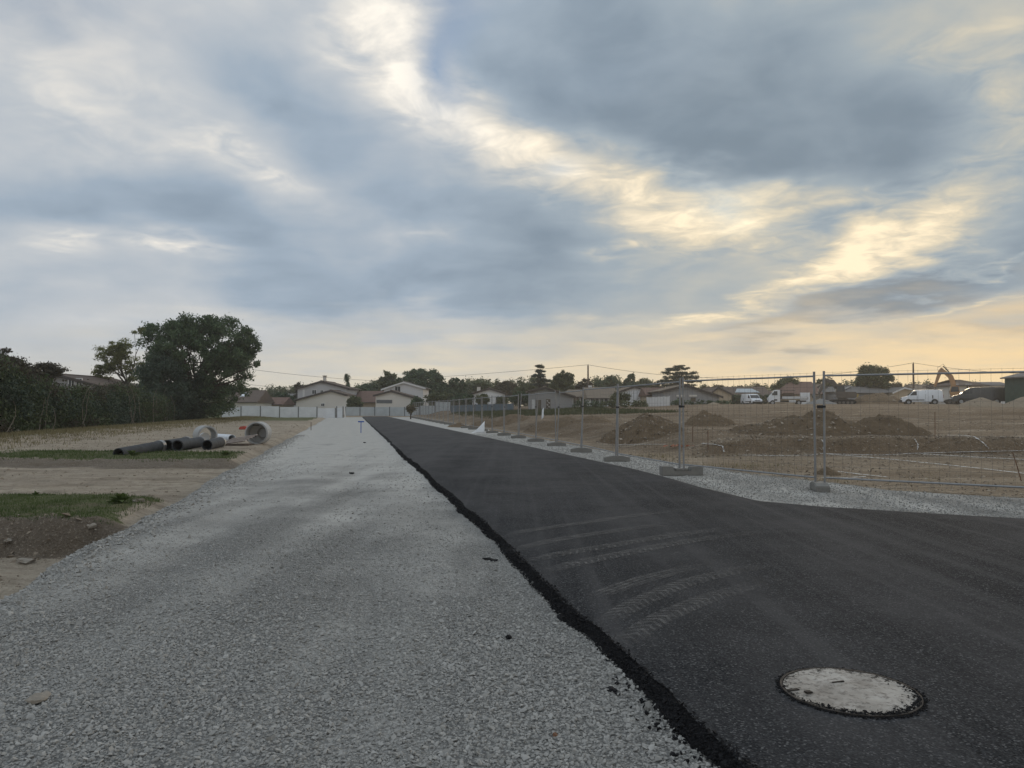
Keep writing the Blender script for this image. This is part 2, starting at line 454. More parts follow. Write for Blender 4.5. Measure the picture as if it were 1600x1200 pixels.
soil = e.mix(e.math('MULTIPLY', A[1], .8), soil, e.mix(nB, (.078, .066, .054), (.215, .182, .146)))
c = e.mix(e.math('ADD', A[2], e.math('MULTIPLY', e.math('SUBTRACT', nB, .5), .5), True), sand, soil)
c = e.mix(e.ramp(e.math('ADD', A[0], e.math('MULTIPLY', e.math('SUBTRACT', nB, .5), .9)), [(.4, 0.0), (.62, 1.0)]), c, grass)
c = e.mix(e.math('MULTIPLY', e.ramp(nC, [(.55, 0.0), (.70, 1.0)]), .5), c, (.54, .46, .36))
nS = e.noise(1.3, 6, .65, world=True, scl=(.28, 1.7, 1.0))
c = e.mix(e.math('MULTIPLY', e.ramp(nS, [(.5, 0.0), (.66, 1.0)]), .55), c, e.mix(nB, (.11, .085, .06), (.22, .175, .125)))
nT = e.noise(.8, 6, .65, world=True, scl=(.2, 1.9, 1.0))
c = e.mix(e.math('MULTIPLY', e.math('MULTIPLY', e.ramp(nT, [(.56, 0.0), (.68, 1.0)]), e.math('SUBTRACT', 1.0, A[0], True)), .6), c, (.50, .43, .335))
e.color(c)
hh = e.math('ADD', e.math('MULTIPLY', nC, .35), nB)
nD = e.noise(2.2, 5, .6, world=True, scl=None)
e.bump(e.math('ADD', hh, e.math('MULTIPLY', nD, 1.4)), 1.0, .14); M['earth'] = e.m
# --- crushed limestone
def gravel_mat(name, near):
    g = Mat(name, .95, .15)
    P = g.geo().outputs['Position']
    vc = g.voro(62, True, out='Color'); vd = g.voro(62, True)
    sp = g.n('ShaderNodeSeparateColor'); g.L(vc, sp.inputs[0])
    st = g.ramp(sp.outputs[0], [(.0, (.19, .186, .174)), (.45, (.32, .315, .295)), (1, (.46, .45, .42))])
    st = g.mix(g.ramp(vd, [(.25, 0.0), (.7, .8)]), st, (.12, .12, .115))
    dust = g.mix(g.noise(9, 5, .6, world=True), (.37, .36, .333), (.47, .457, .425))
    # fine crusher dust fills lanes where wheels have run and gathers with distance along the track
    big = g.noise(.55, 5, .62, world=True, scl=None)
    mp = g.n('ShaderNodeMapping'); g.L(P, mp.inputs[0]); mp.inputs[2].default_value = (0, 0, -.212); mp.inputs[3].default_value = (1.3, .07, 1)
    lane = g.n('ShaderNodeTexNoise'); g.L(mp.outputs[0], lane.inputs['Vector']); lane.inputs['Scale'].default_value = 1.1; lane.inputs['Detail'].default_value = 3
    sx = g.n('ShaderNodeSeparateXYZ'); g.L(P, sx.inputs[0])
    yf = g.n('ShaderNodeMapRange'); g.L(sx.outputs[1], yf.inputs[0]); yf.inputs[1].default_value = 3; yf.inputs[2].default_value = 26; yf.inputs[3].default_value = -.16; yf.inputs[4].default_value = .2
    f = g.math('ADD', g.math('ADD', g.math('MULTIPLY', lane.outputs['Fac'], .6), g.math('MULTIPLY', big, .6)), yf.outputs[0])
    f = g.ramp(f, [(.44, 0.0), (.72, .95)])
    c = g.mix(f, st, dust)
    c = g.mix(g.math('MULTIPLY', g.ramp(g.noise(1.8, 5, .7, world=True), [(.5, 0.0), (.72, 1.0)]), .38), c, (.19, .188, .178))
    g.color(c)
    hgt = g.math('ADD', g.math('MULTIPLY', g.math('SUBTRACT', 1.0, vd), g.math('SUBTRACT', 1.0, g.math('MULTIPLY', f, .8))), g.math('MULTIPLY', g.noise(7, 5, .6, world=True), 1.2))
    g.bump(hgt, .8, .03)
    return g.m
M['gravel'] = gravel_mat('crushed_limestone', True)
s_ = Mat('limestone_chips', .9, .2)
rp = s_.geo().outputs['Random Per Island']
s_.color(s_.mix(s_.noise(60, 3), s_.ramp(rp, [(0, (.17, .168, .158)), (.35, (.285, .28, .262)), (.85, (.37, .362, .338)), (1, (.46, .45, .42))]), (.32, .313, .293)))
M['chips'] = s_.m
# --- asphalt
a_ = Mat('asphalt', .95, .06)
va = a_.voro(120, True, out='Color'); vad = a_.voro(120, True)
sa = a_.n('ShaderNodeSeparateColor'); a_.L(va, sa.inputs[0])
ca = a_.ramp(sa.outputs[0], [(0, (.010, .0115, .014)), (.55, (.027, .029, .032)), (.9, (.053, .055, .058)), (1, (.145, .145, .145))])
P = a_.geo().outputs['Position']
mp = a_.n('ShaderNodeMapping'); a_.L(P, mp.inputs[0]); mp.inputs[2].default_value = (0, 0, -.212); mp.inputs[3].default_value = (.9, .05, 1)
ln = a_.n('ShaderNodeTexNoise'); a_.L(mp.outputs[0], ln.inputs['Vector']); ln.inputs['Scale'].default_value = 1.2; ln.inputs['Detail'].default_value = 4
dustf = a_.math('ADD', a_.math('MULTIPLY', ln.outputs['Fac'], .5), a_.math('MULTIPLY', a_.noise(.6, 6, .65, world=True), .6))
sx = a_.n('ShaderNodeSeparateXYZ'); a_.L(P, sx.inputs[0])
yf = a_.n('ShaderNodeMapRange'); a_.L(sx.outputs[1], yf.inputs[0]); yf.inputs[1].default_value = 2; yf.inputs[2].default_value = 30; yf.inputs[3].default_value = -.12; yf.inputs[4].default_value = .14
dustf = a_.ramp(a_.math('ADD', dustf, yf.outputs[0]), [(.40, 0.0), (.72, .75)])
sm = a_.n('ShaderNodeTexNoise'); mp2 = a_.n('ShaderNodeMapping'); a_.L(P, mp2.inputs[0]); mp2.inputs[2].default_value = (0, 0, -.212); mp2.inputs[3].default_value = (3.2, .035, 1); a_.L(mp2.outputs[0], sm.inputs['Vector']); sm.inputs['Scale'].default_value = 1.6; sm.inputs['Detail'].default_value = 5
ca = a_.mix(a_.math('MULTIPLY', a_.ramp(sm.outputs['Fac'], [(.52, 0.0), (.66, 1.0)]), .4), ca, (.082, .081, .082))
ca = a_.mix(dustf, ca, (.088, .086, .087))
ca = a_.mix(a_.math('MULTIPLY', a_.ramp(a_.noise(2.6, 6, .7, world=True), [(.48, 0.0), (.7, 1.0)]), .35), ca, (.022, .023, .025))
a_.color(ca); a_.bump(a_.math('ADD', vad, a_.math('MULTIPLY', a_.noise(26, 4, world=True), .8)), .55, .008); M['asphalt'] = a_.m
b_ = Mat('fresh_bitumen_edge', .85, .12)
b_.color(b_.mix(b_.noise(45, 4, world=True), (.008, .008, .009), (.026, .026, .028))); b_.bump(b_.noise(40, 4, world=True), 1.0, .03); M['bitumen'] = b_.m
# dust print left by tyres: dust where tread pressed, bare asphalt between
t_ = Mat('tyre_dust', .95, .1)
uvn = t_.n('ShaderNodeUVMap'); su = t_.n('ShaderNodeSeparateXYZ'); t_.L(uvn.outputs[0], su.inputs[0])
def tyre(name, lug):
    m = Mat(name, .95, .1)
    uvn = m.n('ShaderNodeUVMap'); su = m.n('ShaderNodeSeparateXYZ'); m.L(uvn.outputs[0], su.inputs[0])
    m.color(m.mix(m.noise(14, 4, world=True), (.14, .135, .13), (.22, .212, .20)))
    edge = m.math('MULTIPLY', m.math('MULTIPLY', su.outputs[0], m.math('SUBTRACT', 1.0, su.outputs[0])), 4.0)   # 0 at the sides
    ends = su.outputs[2]
    rag = m.ramp(m.noise(11, 6, .7, world=True), [(.3, 0.0), (.7, 1.0)])
    if lug:
        off = m.math('MULTIPLY', m.math('ABSOLUTE', m.math('SUBTRACT', su.outputs[0], .5)), .22)
        w = m.math('SINE', m.math('MULTIPLY', m.math('ADD', su.outputs[1], off), 2 * math.pi / .085))
        pat = m.ramp(w, [(.2, 0.40), (.8, 1.0)])
    else:
        w = m.math('SINE', m.math('MULTIPLY', su.outputs[0], 2 * math.pi * 4))
        pat = m.ramp(w, [(.2, 0.45), (.8, 1.0)])
    a = m.math('MULTIPLY', m.math('MULTIPLY', m.ramp(edge, [(.05, 0.0), (.5, 1.0)]), pat), rag)
    at_ = m.n('ShaderNodeVertexColor', layer_name='fade'); ss = m.n('ShaderNodeSeparateColor'); m.L(at_.outputs[0], ss.inputs[0])
    a = m.math('MULTIPLY', m.math('MULTIPLY', a, ss.outputs[0]), .75, True)
    tr = m.n('ShaderNodeBsdfTransparent'); mx = m.n('ShaderNodeMixShader'); m.L(a, mx.inputs[0]); m.L(tr.outputs[0], mx.inputs[1]); m.L(m.b.outputs[0], mx.inputs[2]); m.L(mx.outputs[0], m.out.inputs[0])
    return m.m
bpy.data.materials.remove(t_.m)
M['tyre_lug'] = tyre('tyre_dust_lugged', True); M['tyre_rib'] = tyre('tyre_dust_ribbed', False)
# --- concrete etc.
def concrete(name, c, dirt=.35):
    m = Mat(name, .9, .2)
    f = m.noise(4, 6, .65); g = m.noise(38, 4, .6)
    col = m.mix(f, tuple(q * .78 for q in c), tuple(min(1, q * 1.15) for q in c))
    col = m.mix(m.math('MULTIPLY', m.ramp(m.noise(9, 6, .7), [(.5, 0.0), (.7, 1.0)]), dirt), col, tuple(q * .45 for q in c))
    m.color(col); m.bump(m.math('ADD', g, f), .4, .012); return m.m
M['concrete'] = concrete('weathered_concrete', (.21, .205, .19)); M['rock'] = concrete('earthy_rock', (.27, .24, .20), .4); M['concrete_pale'] = concrete('pale_precast_concrete', (.40, .405, .40), .25)
l_ = Mat('manhole_lid_concrete', .92, .2)
f1 = l_.noise(5, 6, .65); f2 = l_.noise(30, 5, .7)
lc = l_.mix(l_.ramp(f1, [(.32, 0.0), (.68, 1.0)]), (.24, .215, .185), (.47, .44, .395)); lc = l_.mix(l_.math('MULTIPLY', l_.ramp(f2, [(.50, 0.0), (.64, 1.0)]), .75), lc, (.13, .115, .10))
# bitumen crumbs smeared over the lid's rim
pl = l_.n('ShaderNodeVectorMath', operation='LENGTH'); l_.L(l_.obj(), pl.inputs[0])
rim = l_.math('ADD', l_.math('MULTIPLY', pl.outputs['Value'], 3.05), l_.math('MULTIPLY', l_.math('SUBTRACT', l_.noise(24, 6, .8), .5), 2.1))
lc = l_.mix(l_.ramp(rim, [(.90, 0.0), (1.0, 1.0)]), lc, (.035, .033, .03))
l_.color(lc); l_.bump(l_.math('ADD', f1, f2), .7, .012); M['lid'] = l_.m
M['iron'] = simple('rusty_cast_iron', (.055, .048, .042), .85, .5, 18, .2, .2, .6)
g_ = Mat('galvanised_tube', .5, .5)
g_.color(g_.mix(g_.noise(6, 5, .65), (.20, .205, .21), (.36, .365, .37))); g_.b.inputs['Metallic'].default_value = .75; M['galv'] = g_.m
M['rust'] = simple('rusty_steel', (.16, .085, .05), .8, .4, 20)
M['wire'] = simple('dull_wire', (.13, .125, .12), .6, .3, 8, .4, .5)
M['pipe_dark'] = simple('dark_grey_pipe', (.055, .060, .066), .8, .3, 6, .15)
M['pipe_white'] = simple('pale_plastic_pipe', (.62, .66, .70), .45, .1, 4, .5)
M['pipe_inside'] = simple('pipe_bore', (.03, .032, .035), .7)
M['wood'] = simple('raw_wood', (.36, .27, .20), .8, .3, 9)
M['wood_dark'] = simple('weathered_wood', (.13, .10, .08), .85, .3, 9)
M['red'] = simple('red_plastic', (.42, .07, .05), .5)
M['orange_net'] = simple('orange_netting', (.45, .17, .10), .8, .3, 12)
M['blue'] = simple('blue_plastic', (.03, .10, .38), .5)
M['white_sheet'] = simple('white_sheet', (.74, .75, .76), .6, .06, 5)
M['chalk'] = None
k_ = Mat('lime_powder', .95, .1)
k_.color((.66, .65, .62)); ka = k_.ramp(k_.noise(14, 6, .75, world=True), [(.36, 0.0), (.54, .95)])
tr = k_.n('ShaderNodeBsdfTransparent'); mx = k_.n('ShaderNodeMixShader'); k_.L(ka, mx.inputs[0]); k_.L(tr.outputs[0], mx.inputs[1]); k_.L(k_.b.outputs[0], mx.inputs[2]); k_.L(mx.outputs[0], k_.out.inputs[0]); M['chalk'] = k_.m
# --- buildings
def render_wall(name, c): 
    m = Mat(name, .92, .15)
    st = m.noise(1.2, 5, .6, scl=(1.0, 1.0, .35))
    m.color(m.mix(m.noise(.5, 5, .6), m.mix(st, tuple(q * .82 for q in c), c), tuple(min(1, q * 1.08) for q in c))); m.bump(m.noise(25, 3), .3, .02); return m.m
M['w_grey'] = render_wall('grey_render', (.50, .50, .505)); M['w_cream'] = render_wall('cream_render', (.64, .615, .57)); M['w_white'] = render_wall('white_render', (.76, .77, .78))
M['w_greydark'] = render_wall('dark_grey_render', (.30, .30, .305)); M['w_tan'] = render_wall('tan_render', (.46, .38, .28)); M['w_pale'] = render_wall('pale_grey_render', (.62, .62, .625))
M['w_green'] = simple('dark_green_cladding', (.045, .075, .06), .6, .15, 2)
def tile_mat(name, c):
    m = Mat(name, .9, .15)
    w = m.n('ShaderNodeTexWave', wave_type='BANDS', bands_direction='X'); m.L(m.obj(), w.inputs[0]); w.inputs['Scale'].default_value = 2.2; w.inputs['Distortion'].default_value = .3
    w2 = m.n('ShaderNodeTexWave', wave_type='BANDS', bands_direction='Y'); m.L(m.obj(), w2.inputs[0]); w2.inputs['Scale'].default_value = 1.6
    f = m.noise(1.5, 6, .7)
    col = m.mix(f, tuple(q * .62 for q in c), tuple(min(1, q * 1.3) for q in c))
    col = m.mix(m.math('MULTIPLY', w.outputs['Fac'], .3), col, tuple(q * .5 for q in c))
    m.color(col); m.bump(m.math('ADD', w.outputs['Fac'], m.math('MULTIPLY', w2.outputs['Fac'], .4)), .6, .06); return m.m
M['t_red'] = tile_mat('red_clay_tiles', (.205, .135, .11)); M['t_brown'] = tile_mat('brown_clay_tiles', (.165, .13, .11)); M['t_tan'] = tile_mat('tan_clay_tiles', (.25, .205, .16)); M['t_grey'] = tile_mat('grey_tiles', (.20, .195, .19))
gl = Mat('window_glass', .12, .5); gl.color(gl.mix(gl.noise(2, 2), (.02, .023, .027), (.05, .055, .06))); M['glass'] = gl.m
M['trim'] = simple('white_trim', (.66, .66, .65), .6, .06); M['dark_trim'] = simple('dark_trim', (.07, .06, .055), .7)
M['shutter'] = simple('pale_shutter', (.55, .56, .57), .6, .06)
M['panel_white'] = simple('pale_wall_panel', (.70, .73, .76), .8, .1, 1.2); M['panel_grey'] = simple('grey_wall_panel', (.42, .46, .48), .8, .12, 1.2)
M['panel_blue'] = simple('blue_grey_fence_panel', (.12, .165, .205), .8, .15, 1.5); M['post_dark'] = simple('dark_post', (.14, .15, .16), .7)
M['metal_white'] = simple('white_metal_gate', (.60, .61, .62), .55, .08)
# --- vehicles
def paint(name, c, rough=.3):
    m = Mat(name, rough, .5); m.b.inputs['Coat Weight'].default_value = .4
    d = m.noise(2.2, 6, .65); m.color(m.mix(m.math('MULTIPLY', m.ramp(d, [(.45, 0.0), (.8, 1.0)]), .35), c, tuple(q * .55 + .05 for q in c))); return m.m
M['v_white'] = paint('white_vehicle_paint', (.72, .74, .76)); M['v_dark'] = paint('dark_vehicle_paint', (.02, .022, .024), .35)
M['v_orange'] = paint('faded_orange_machine_paint', (.40, .215, .09), .6); M['v_yellow'] = paint('dusty_yellow_machine_paint', (.38, .27, .07), .55); M['v_brown'] = paint('dusty_dark_machine_paint', (.07, .055, .042), .6)
M['tyre'] = simple('tyre_rubber', (.018, .018, .019), .85, .3, 9); M['rim'] = simple('wheel_rim', (.35, .36, .37), .4, .1, 4, .5, .6)
M['plastic'] = simple('black_plastic', (.022, .022, .024), .6); M['lamp'] = simple('headlamp_glass', (.55, .56, .58), .15, .05, 3, .6)
M['tail'] = simple('tail_lamp', (.25, .02, .02), .3)
M['steel'] = simple('worn_steel', (.14, .13, .12), .5, .3, 10, .5, .6)
# --- plants
M['bark'] = simple('bark', (.075, .062, .05), .95, .4, 8, .1, 0, .8, 18)
M['stem'] = simple('dead_pale_stem', (.19, .165, .135), .95, .3, 8)
M['l_oak'] = leafmat('oak_leaves', (.036, .062, .032), (.078, .122, .060), (.135, .19, .090), 0.28)
M['l_ivy'] = leafmat('ivy_leaves', (.026, .044, .030), (.050, .076, .052), (.088, .12, .082), 0.18)
M['l_acacia'] = leafmat('acacia_leaves', (0.083, 0.107, 0.031), (0.159, 0.175, 0.062), (0.261, 0.251, 0.100), .35)
M['l_hedge'] = leafmat('hedge_leaves', (.030, .048, .020), (.060, .085, .036), (.10, .130, .056), 0.22)
M['l_brown'] = leafmat('bronze_leaves', (.034, .028, .020), (.058, .050, .034), (.088, .076, .05), 0.25)
M['l_pine'] = leafmat('pine_needles', (0.027, 0.054, 0.028), (0.060, 0.097, 0.050), (0.121, 0.168, 0.084), .1)
M['l_far'] = leafmat('distant_leaves', (0.044, 0.061, 0.029), (0.097, 0.115, 0.054), (0.169, 0.187, 0.091), .25)
M['l_farwarm'] = leafmat('distant_dry_leaves', (0.054, 0.046, 0.026), (0.102, 0.086, 0.048), (0.156, 0.132, 0.072), .3)
M['l_cedar'] = leafmat('cedar_needles', (0.026, 0.038, 0.026), (0.058, 0.073, 0.050), (0.106, 0.119, 0.080), .1)
M['grass'] = leafmat('grass_blades', (.035, .062, .016), (.065, .10, .028), (.12, .15, .055), .25)
M['grass_far'] = leafmat('meadow_blades', (.035, .045, .018), (.06, .072, .03), (.10, .105, .05), .2)
M['grass_dry'] = leafmat('dry_grass_blades', (.10, .09, .045), (.19, .165, .085), (.30, .26, .15), .3)
# ================================================================== the ground
def grid_faces(nr, nc):
    i = np.arange((nr - 1) * nc).reshape(nr - 1, nc)[:, :-1].ravel()
    return np.stack([i, i + 1, i + nc + 1, i + nc], 1)
rows = np.concatenate([np.linspace(-4, 3, 24, endpoint=False), np.geomspace(3, 150, 620, endpoint=False), np.geomspace(150, 700, 40)])
s = np.concatenate([np.linspace(-2.2, -.80, 22, endpoint=False), np.linspace(-.80, .84, 460), np.linspace(.84, 2.2, 22)[1:]])
YY, SS = np.meshgrid(rows, s, indexing='ij')
XX = SS * (YY + 5.0)
ZZ = H(XX, YY)
u = track_l(YY) - XX
wv = .8 * fbm(XX * .6, YY * .6, 11, 3); yy = YY + wv - .12 * np.clip(u, 0, 6) + .35 * fbm(XX * 2.6, YY * 2.6, 12, 4)
gr = smooth(9.9, 10.2, yy) * smooth(12.9, 12.3, yy) * smooth(-.1, .5, u + .5 * fbm(XX * 2, YY * 2, 34, 3))
gr = np.maximum(gr, smooth(20.3, 20.9, yy) * smooth(24.6, 23.6, yy) * smooth(8.5, 7, u) * smooth(0, .8, u) * .9)
rd = XX + 25.5 + .18 * (YY - 40)
gr = np.maximum(gr, np.exp(-((rd - 1.0) / 2.6) ** 2) * (YY > 20) * .75)
gr = np.maximum(gr, smooth(60, 90, YY) * (u > 1) * .72)
dR = XX - fence_x(YY)
gr = np.maximum(gr, smooth(66, 72, YY) * smooth(100, 92, YY) * smooth(4, 7, dR) * smooth(24, 17, dR) * .8)
gr = np.maximum(gr, smooth(160, 220, np.hypot(XX, YY)))
gr = np.maximum(gr, (u > 3) * (YY > 26) * .36)
g0, g1 = np.gradient(ZZ, axis=0), np.gradient(YY, axis=0)
slope = np.clip(np.abs(g0 / np.maximum(g1, 1e-4)), 0, 1)
so_ = smooth(.12, .45, slope) * .75
so_ = np.maximum(so_, smooth(.5, 3, dR) * smooth(22, 26, YY) * (.80 + 1.1 * fbm(XX * .10, YY * .45, 31, 5)))
so_ = np.maximum(so_, smooth(.5, 3, dR) * smooth(26, 22, YY) * (.36 + 1.1 * fbm(XX * .22, YY * .9, 33, 5)))
so_ = np.maximum(so_, (u > 0) * smooth(9.3, 9.55, yy) * smooth(10.25, 10.0, yy) * .95)
so_ = np.maximum(so_, (u > 0) * smooth(19.2, 19.6, yy) * smooth(20.7, 20.4, yy) * smooth(9, 8, u) * .8)
so_ = np.maximum(so_, (u > 0) * (.22 + .8 * fbm(XX * .3, YY * 1.1, 36, 4)))
so_ = np.clip(so_, 0, 1)
zone = np.stack([gr, smooth(-.4, .1, u), so_, gr * 0 + 1], -1).reshape(-1, 4)
me = np_mesh('ground', np.stack([XX, YY, ZZ], -1).reshape(-1, 3), grid_faces(*XX.shape), M['earth'], True, {'zone': zone})
ground = tag(link_obj('ground', me), kind='structure')

# gravel haul track
def strip(y0, y1, nrow, cols, fn):
    ys = np.geomspace(y0 + 5, y1 + 5, nrow) - 5
    Y2, C2 = np.meshgrid(ys, cols, indexing='ij')
    X2, Z2 = fn(Y2, C2)
    return np.stack([X2, Y2, Z2], -1).reshape(-1, 3), grid_faces(nrow, len(cols))
def gtrack_z(X2, Y2):
    e = X2 - track_l(Y2) + .35 * fbm(X2 * .9, Y2 * .9, 41, 3)
    z = -.62 * smooth(.35, -.75, e)
    lat = X2 - (track_l(Y2) + road_l(Y2)) / 2
    z = z + .035 * fbm(X2 * .9, Y2 * .35, 42, 4) + .018 * fbm(X2 * 4, Y2 * 4, 43, 3)
    z = z - .018 * np.exp(-((lat - .75) / .3) ** 2) - .018 * np.exp(-((lat + .95) / .3) ** 2)
    return z - .004
def gtrack(Y2, C2):
    X2 = (track_l(Y2) - .85) * (1 - C2) + (road_l(Y2) + .45) * C2
    z = gtrack_z(X2, Y2)
    z = z - .03 * smooth(.1, .4, X2 - road_l(Y2))
    return X2, z
V, Fc = strip(-3.5, 110, 520, np.linspace(0, 1, 130), gtrack)
tag(link_obj('gravel_track', np_mesh('gravel_track', V, Fc, M['gravel'], True)), kind='structure')
# gravel verge under the site fence
def verge(Y2, C2):
    o = verge_o(Y2) + .5 * fbm(Y2 * .7, Y2 * .13, 51, 4)
    X2 = (road_r(Y2) - .5) * (1 - C2) + (o + .4) * C2
    z = -.004 + .03 * fbm(X2 * 1.1, Y2 * 1.1, 52, 4) - .22 * smooth(o - .25, o + .4, X2) - .03 * smooth(-.1, -.4, X2 - road_r(Y2))
    return X2, z
V, Fc = strip(3, 116, 360, np.linspace(0, 1, 60), verge)
tag(link_obj('gravel_verge', np_mesh('gravel_verge', V, Fc, M['gravel'], True)), kind='structure')

# asphalt road
def ragged(Y2): return .05 * fbm(Y2 * 1.1, Y2 * .0 + 3, 61, 3) * 2 + .05 * fbm(Y2 * 7, Y2 * 0 + 9, 62, 3)
EDGE_W = .095
def road(Y2, C2):
    l = road_l(Y2) + EDGE_W + ragged(Y2); r = road_r(Y2)
    X2 = l * (1 - C2) + r * C2
    z = .062 + .012 * fbm(X2 * .5, Y2 * .4, 63, 3) + .02 * smooth(0, .4, X2 - l) - .02 * smooth(.25, 0, r - X2)
    z = np.where(C2 >= 1, z - .06, z)
    return X2, z
cols = np.concatenate([np.linspace(0, .12, 12, endpoint=False), np.linspace(.12, .97, 70, endpoint=False), np.linspace(.97, .998, 6), [1.0]])
V, Fc = strip(-3.5, 119, 520, cols, road)
road_o = tag(link_obj('asphalt_road', np_mesh('asphalt_road', V, Fc, M['asphalt'], True)), kind='structure')
def shoulder(Y2, C2):
    rg = ragged(Y2)
    l = road_l(Y2) + rg * .7 + .05 * fbm(Y2 * 3.3, Y2 * 0 + 1, 66, 3) + .035 * fbm(Y2 * 15, Y2 * 0 + 1, 67, 2); r = road_l(Y2) + EDGE_W + rg
    X2 = l * (1 - C2) + (r + .03) * C2
    z = -.03 + .092 * C2 ** .75 + .03 * fbm(X2 * 13, Y2 * 13, 64, 3) * (1 - C2 ** 3) + .02 * fbm(X2 * 40, Y2 * 40, 65, 2) * (1 - C2 ** 3)
    z = np.where(C2 >= .99, .0595, z)
    return X2, z
V, Fc = strip(-1, 119, 1100, np.linspace(0, 1, 12), shoulder)
sh = link_obj('road_edge', np_mesh('road_edge', V, Fc, M['bitumen'], True), road_o)
sh['label'] = 'ragged black uncompacted edge of the asphalt'

# tyre prints on the asphalt
def ribbon(pts, width, zoff, n=60, uv_len=True):
    pts = np.array([(p[0], p[1]) for p in pts]); seg = np.r_[0, np.cumsum(np.hypot(*np.diff(pts, axis=0).T))]
    t = np.linspace(0, 1, n)
    # smooth quadratic-ish interpolation by repeated averaging
    X = np.interp(t * seg[-1], seg, pts[:, 0]); Yv = np.interp(t * seg[-1], seg, pts[:, 1])
    for _ in range(n // 2):
        X[1:-1] = (X[:-2] + 2 * X[1:-1] + X[2:]) / 4; Yv[1:-1] = (Yv[:-2] + 2 * Yv[1:-1] + Yv[2:]) / 4
    T = np.stack([np.gradient(X), np.gradient(Yv)], 1); T /= np.linalg.norm(T, axis=1)[:, None]
    Nn = np.stack([-T[:, 1], T[:, 0]], 1)
    return X, Yv, Nn, t * seg[-1], t
def tyre_mark(pxs, width, mat, k):
    pts = [(lambda p: (p.x, p.y))(hit(*q)) for q in pxs]
    X, Yv, Nn, ln, t = ribbon(pts, width, .004)
    n = len(X); m = 5
    VV = []; UV = []; FD = []
    for j in range(m):
        f = j / (m - 1) - .5
        x = X + Nn[:, 0] * width * f; y = Yv + Nn[:, 1] * width * f
        l = road_l(y) + EDGE_W + ragged(y)
        z = .062 + .012 * fbm(x * .5, y * .4, 63, 3) + .02 * smooth(0, .4, x - l) + .005 + .0005 * k
        VV.append(np.stack([x, y, z], 1)); UV.append(np.stack([np.full(n, j / (m - 1)), ln], 1)); FD.append(np.minimum(smooth(0, .12, t), smooth(1, .45, t)))
    V = np.stack(VV, 1).reshape(-1, 3); UV = np.stack(UV, 1).reshape(-1, 2); FD = np.stack(FD, 1).reshape(-1)
    Fc = grid_faces(n, m)
    me = np_mesh('tyre_mark', V, Fc, mat, True, {'fade': np.stack([FD, FD, FD, FD * 0 + 1], 1)})
    ul = me.uv_layers.new(name='UVMap'); ul.data.foreach_set('uv', UV[Fc.ravel()].astype(np.float32).ravel())
    return link_obj('tyre_mark', me, road_o)
TM = [([(772, 840), (900, 822), (1010, 806), (1110, 796)], .20, 'tyre_rib'), ([(790, 862), (900, 842), (1010, 826), (1090, 818)], .20, 'tyre_rib'),
      ([(812, 880), (930, 861), (1050, 840), (1190, 822)], .22, 'tyre_lug'), ([(838, 898), (960, 872), (1080, 848), (1230, 830)], .22, 'tyre_lug'),
      ([(925, 938), (1000, 911), (1070, 894), (1130, 884)], .20, 'tyre_rib'), ([(938, 980), (1000, 945), (1070, 915), (1180, 890), (1260, 880)], .21, 'tyre_lug'),
      ([(965, 1012), (1030, 972), (1110, 938), (1230, 905)], .21, 'tyre_lug')]
for k, (pp, wdt, mt) in enumerate(TM): tyre_mark(pp, wdt, M[mt], k)

# ================================================================== loose stones (uncountable)
def ico():
    p = (1 + 5 ** .5) / 2
    v = np.array([(-1, p, 0), (1, p, 0), (-1, -p, 0), (1, -p, 0), (0, -1, p), (0, 1, p), (0, -1, -p), (0, 1, -p), (p, 0, -1), (p, 0, 1), (-p, 0, -1), (-p, 0, 1)]) / 1.9
    f = np.array([(0, 11, 5), (0, 5, 1), (0, 1, 7), (0, 7, 10), (0, 10, 11), (1, 5, 9), (5, 11, 4), (11, 10, 2), (10, 7, 6), (7, 1, 8), (3, 9, 4), (3, 4, 2), (3, 2, 6), (3, 6, 8), (3, 8, 9), (4, 9, 5), (2, 4, 11), (6, 2, 10), (8, 6, 7), (9, 8, 1)])
    return v, f
def octa():
    v = np.array([(1, 0, 0), (0, 1, 0), (-1, 0, 0), (0, -1, 0), (0, 0, .8), (0, 0, -.8)], float)
    f = np.array([(0, 1, 4), (1, 2, 4), (2, 3, 4), (3, 0, 4), (1, 0, 5), (2, 1, 5), (3, 2, 5), (0, 3, 5)]); return v, f
def scatter(P, size, proto, flat=.65, jit=.28):
    """P: n x 3 points, size: n radii -> one mesh of n angular chips"""
    v0, f0 = proto; n = len(P); k = len(v0)
    v = v0[None] * (1 + rng.normal(0, jit, (n, k, 1)).clip(-.5, .6))
    v = v * np.stack([rng.uniform(.8, 1.35, n), rng.uniform(.65, 1.0, n), rng.uniform(.5, 1.0, n) * flat * 1.3], 1)[:, None]
    a = rng.uniform(0, 2 * np.pi, n); b = rng.normal(0, .45, n); c = rng.normal(0, .45, n)
    def rot(v, i, j, th):
        o = v.copy(); cs, sn = np.cos(th)[:, None], np.sin(th)[:, None]
        o[..., i] = v[..., i] * cs - v[..., j] * sn; o[..., j] = v[..., i] * sn + v[..., j] * cs; return o
    v = rot(rot(rot(v, 1, 2, b), 0, 2, c), 0, 1, a) * size[:, None, None] + P[:, None]
    f = f0[None] + (np.arange(n) * k)[:, None, None]
    return v.reshape(-1, 3), f.reshape(-1, 3)
def in_track(n, y0, y1):
    y = np.sqrt(rng.uniform((y0 + 4) ** 2, (y1 + 4) ** 2, n)) - 4
    l = np.maximum(track_l(y) - .35, -.70 * y - .3)
    x = rng.uniform(0, 1, n) * (road_l(y) + .03 + .05 * fbm(y * 4, y * 0, 67, 3) - l) + l
    return x, y
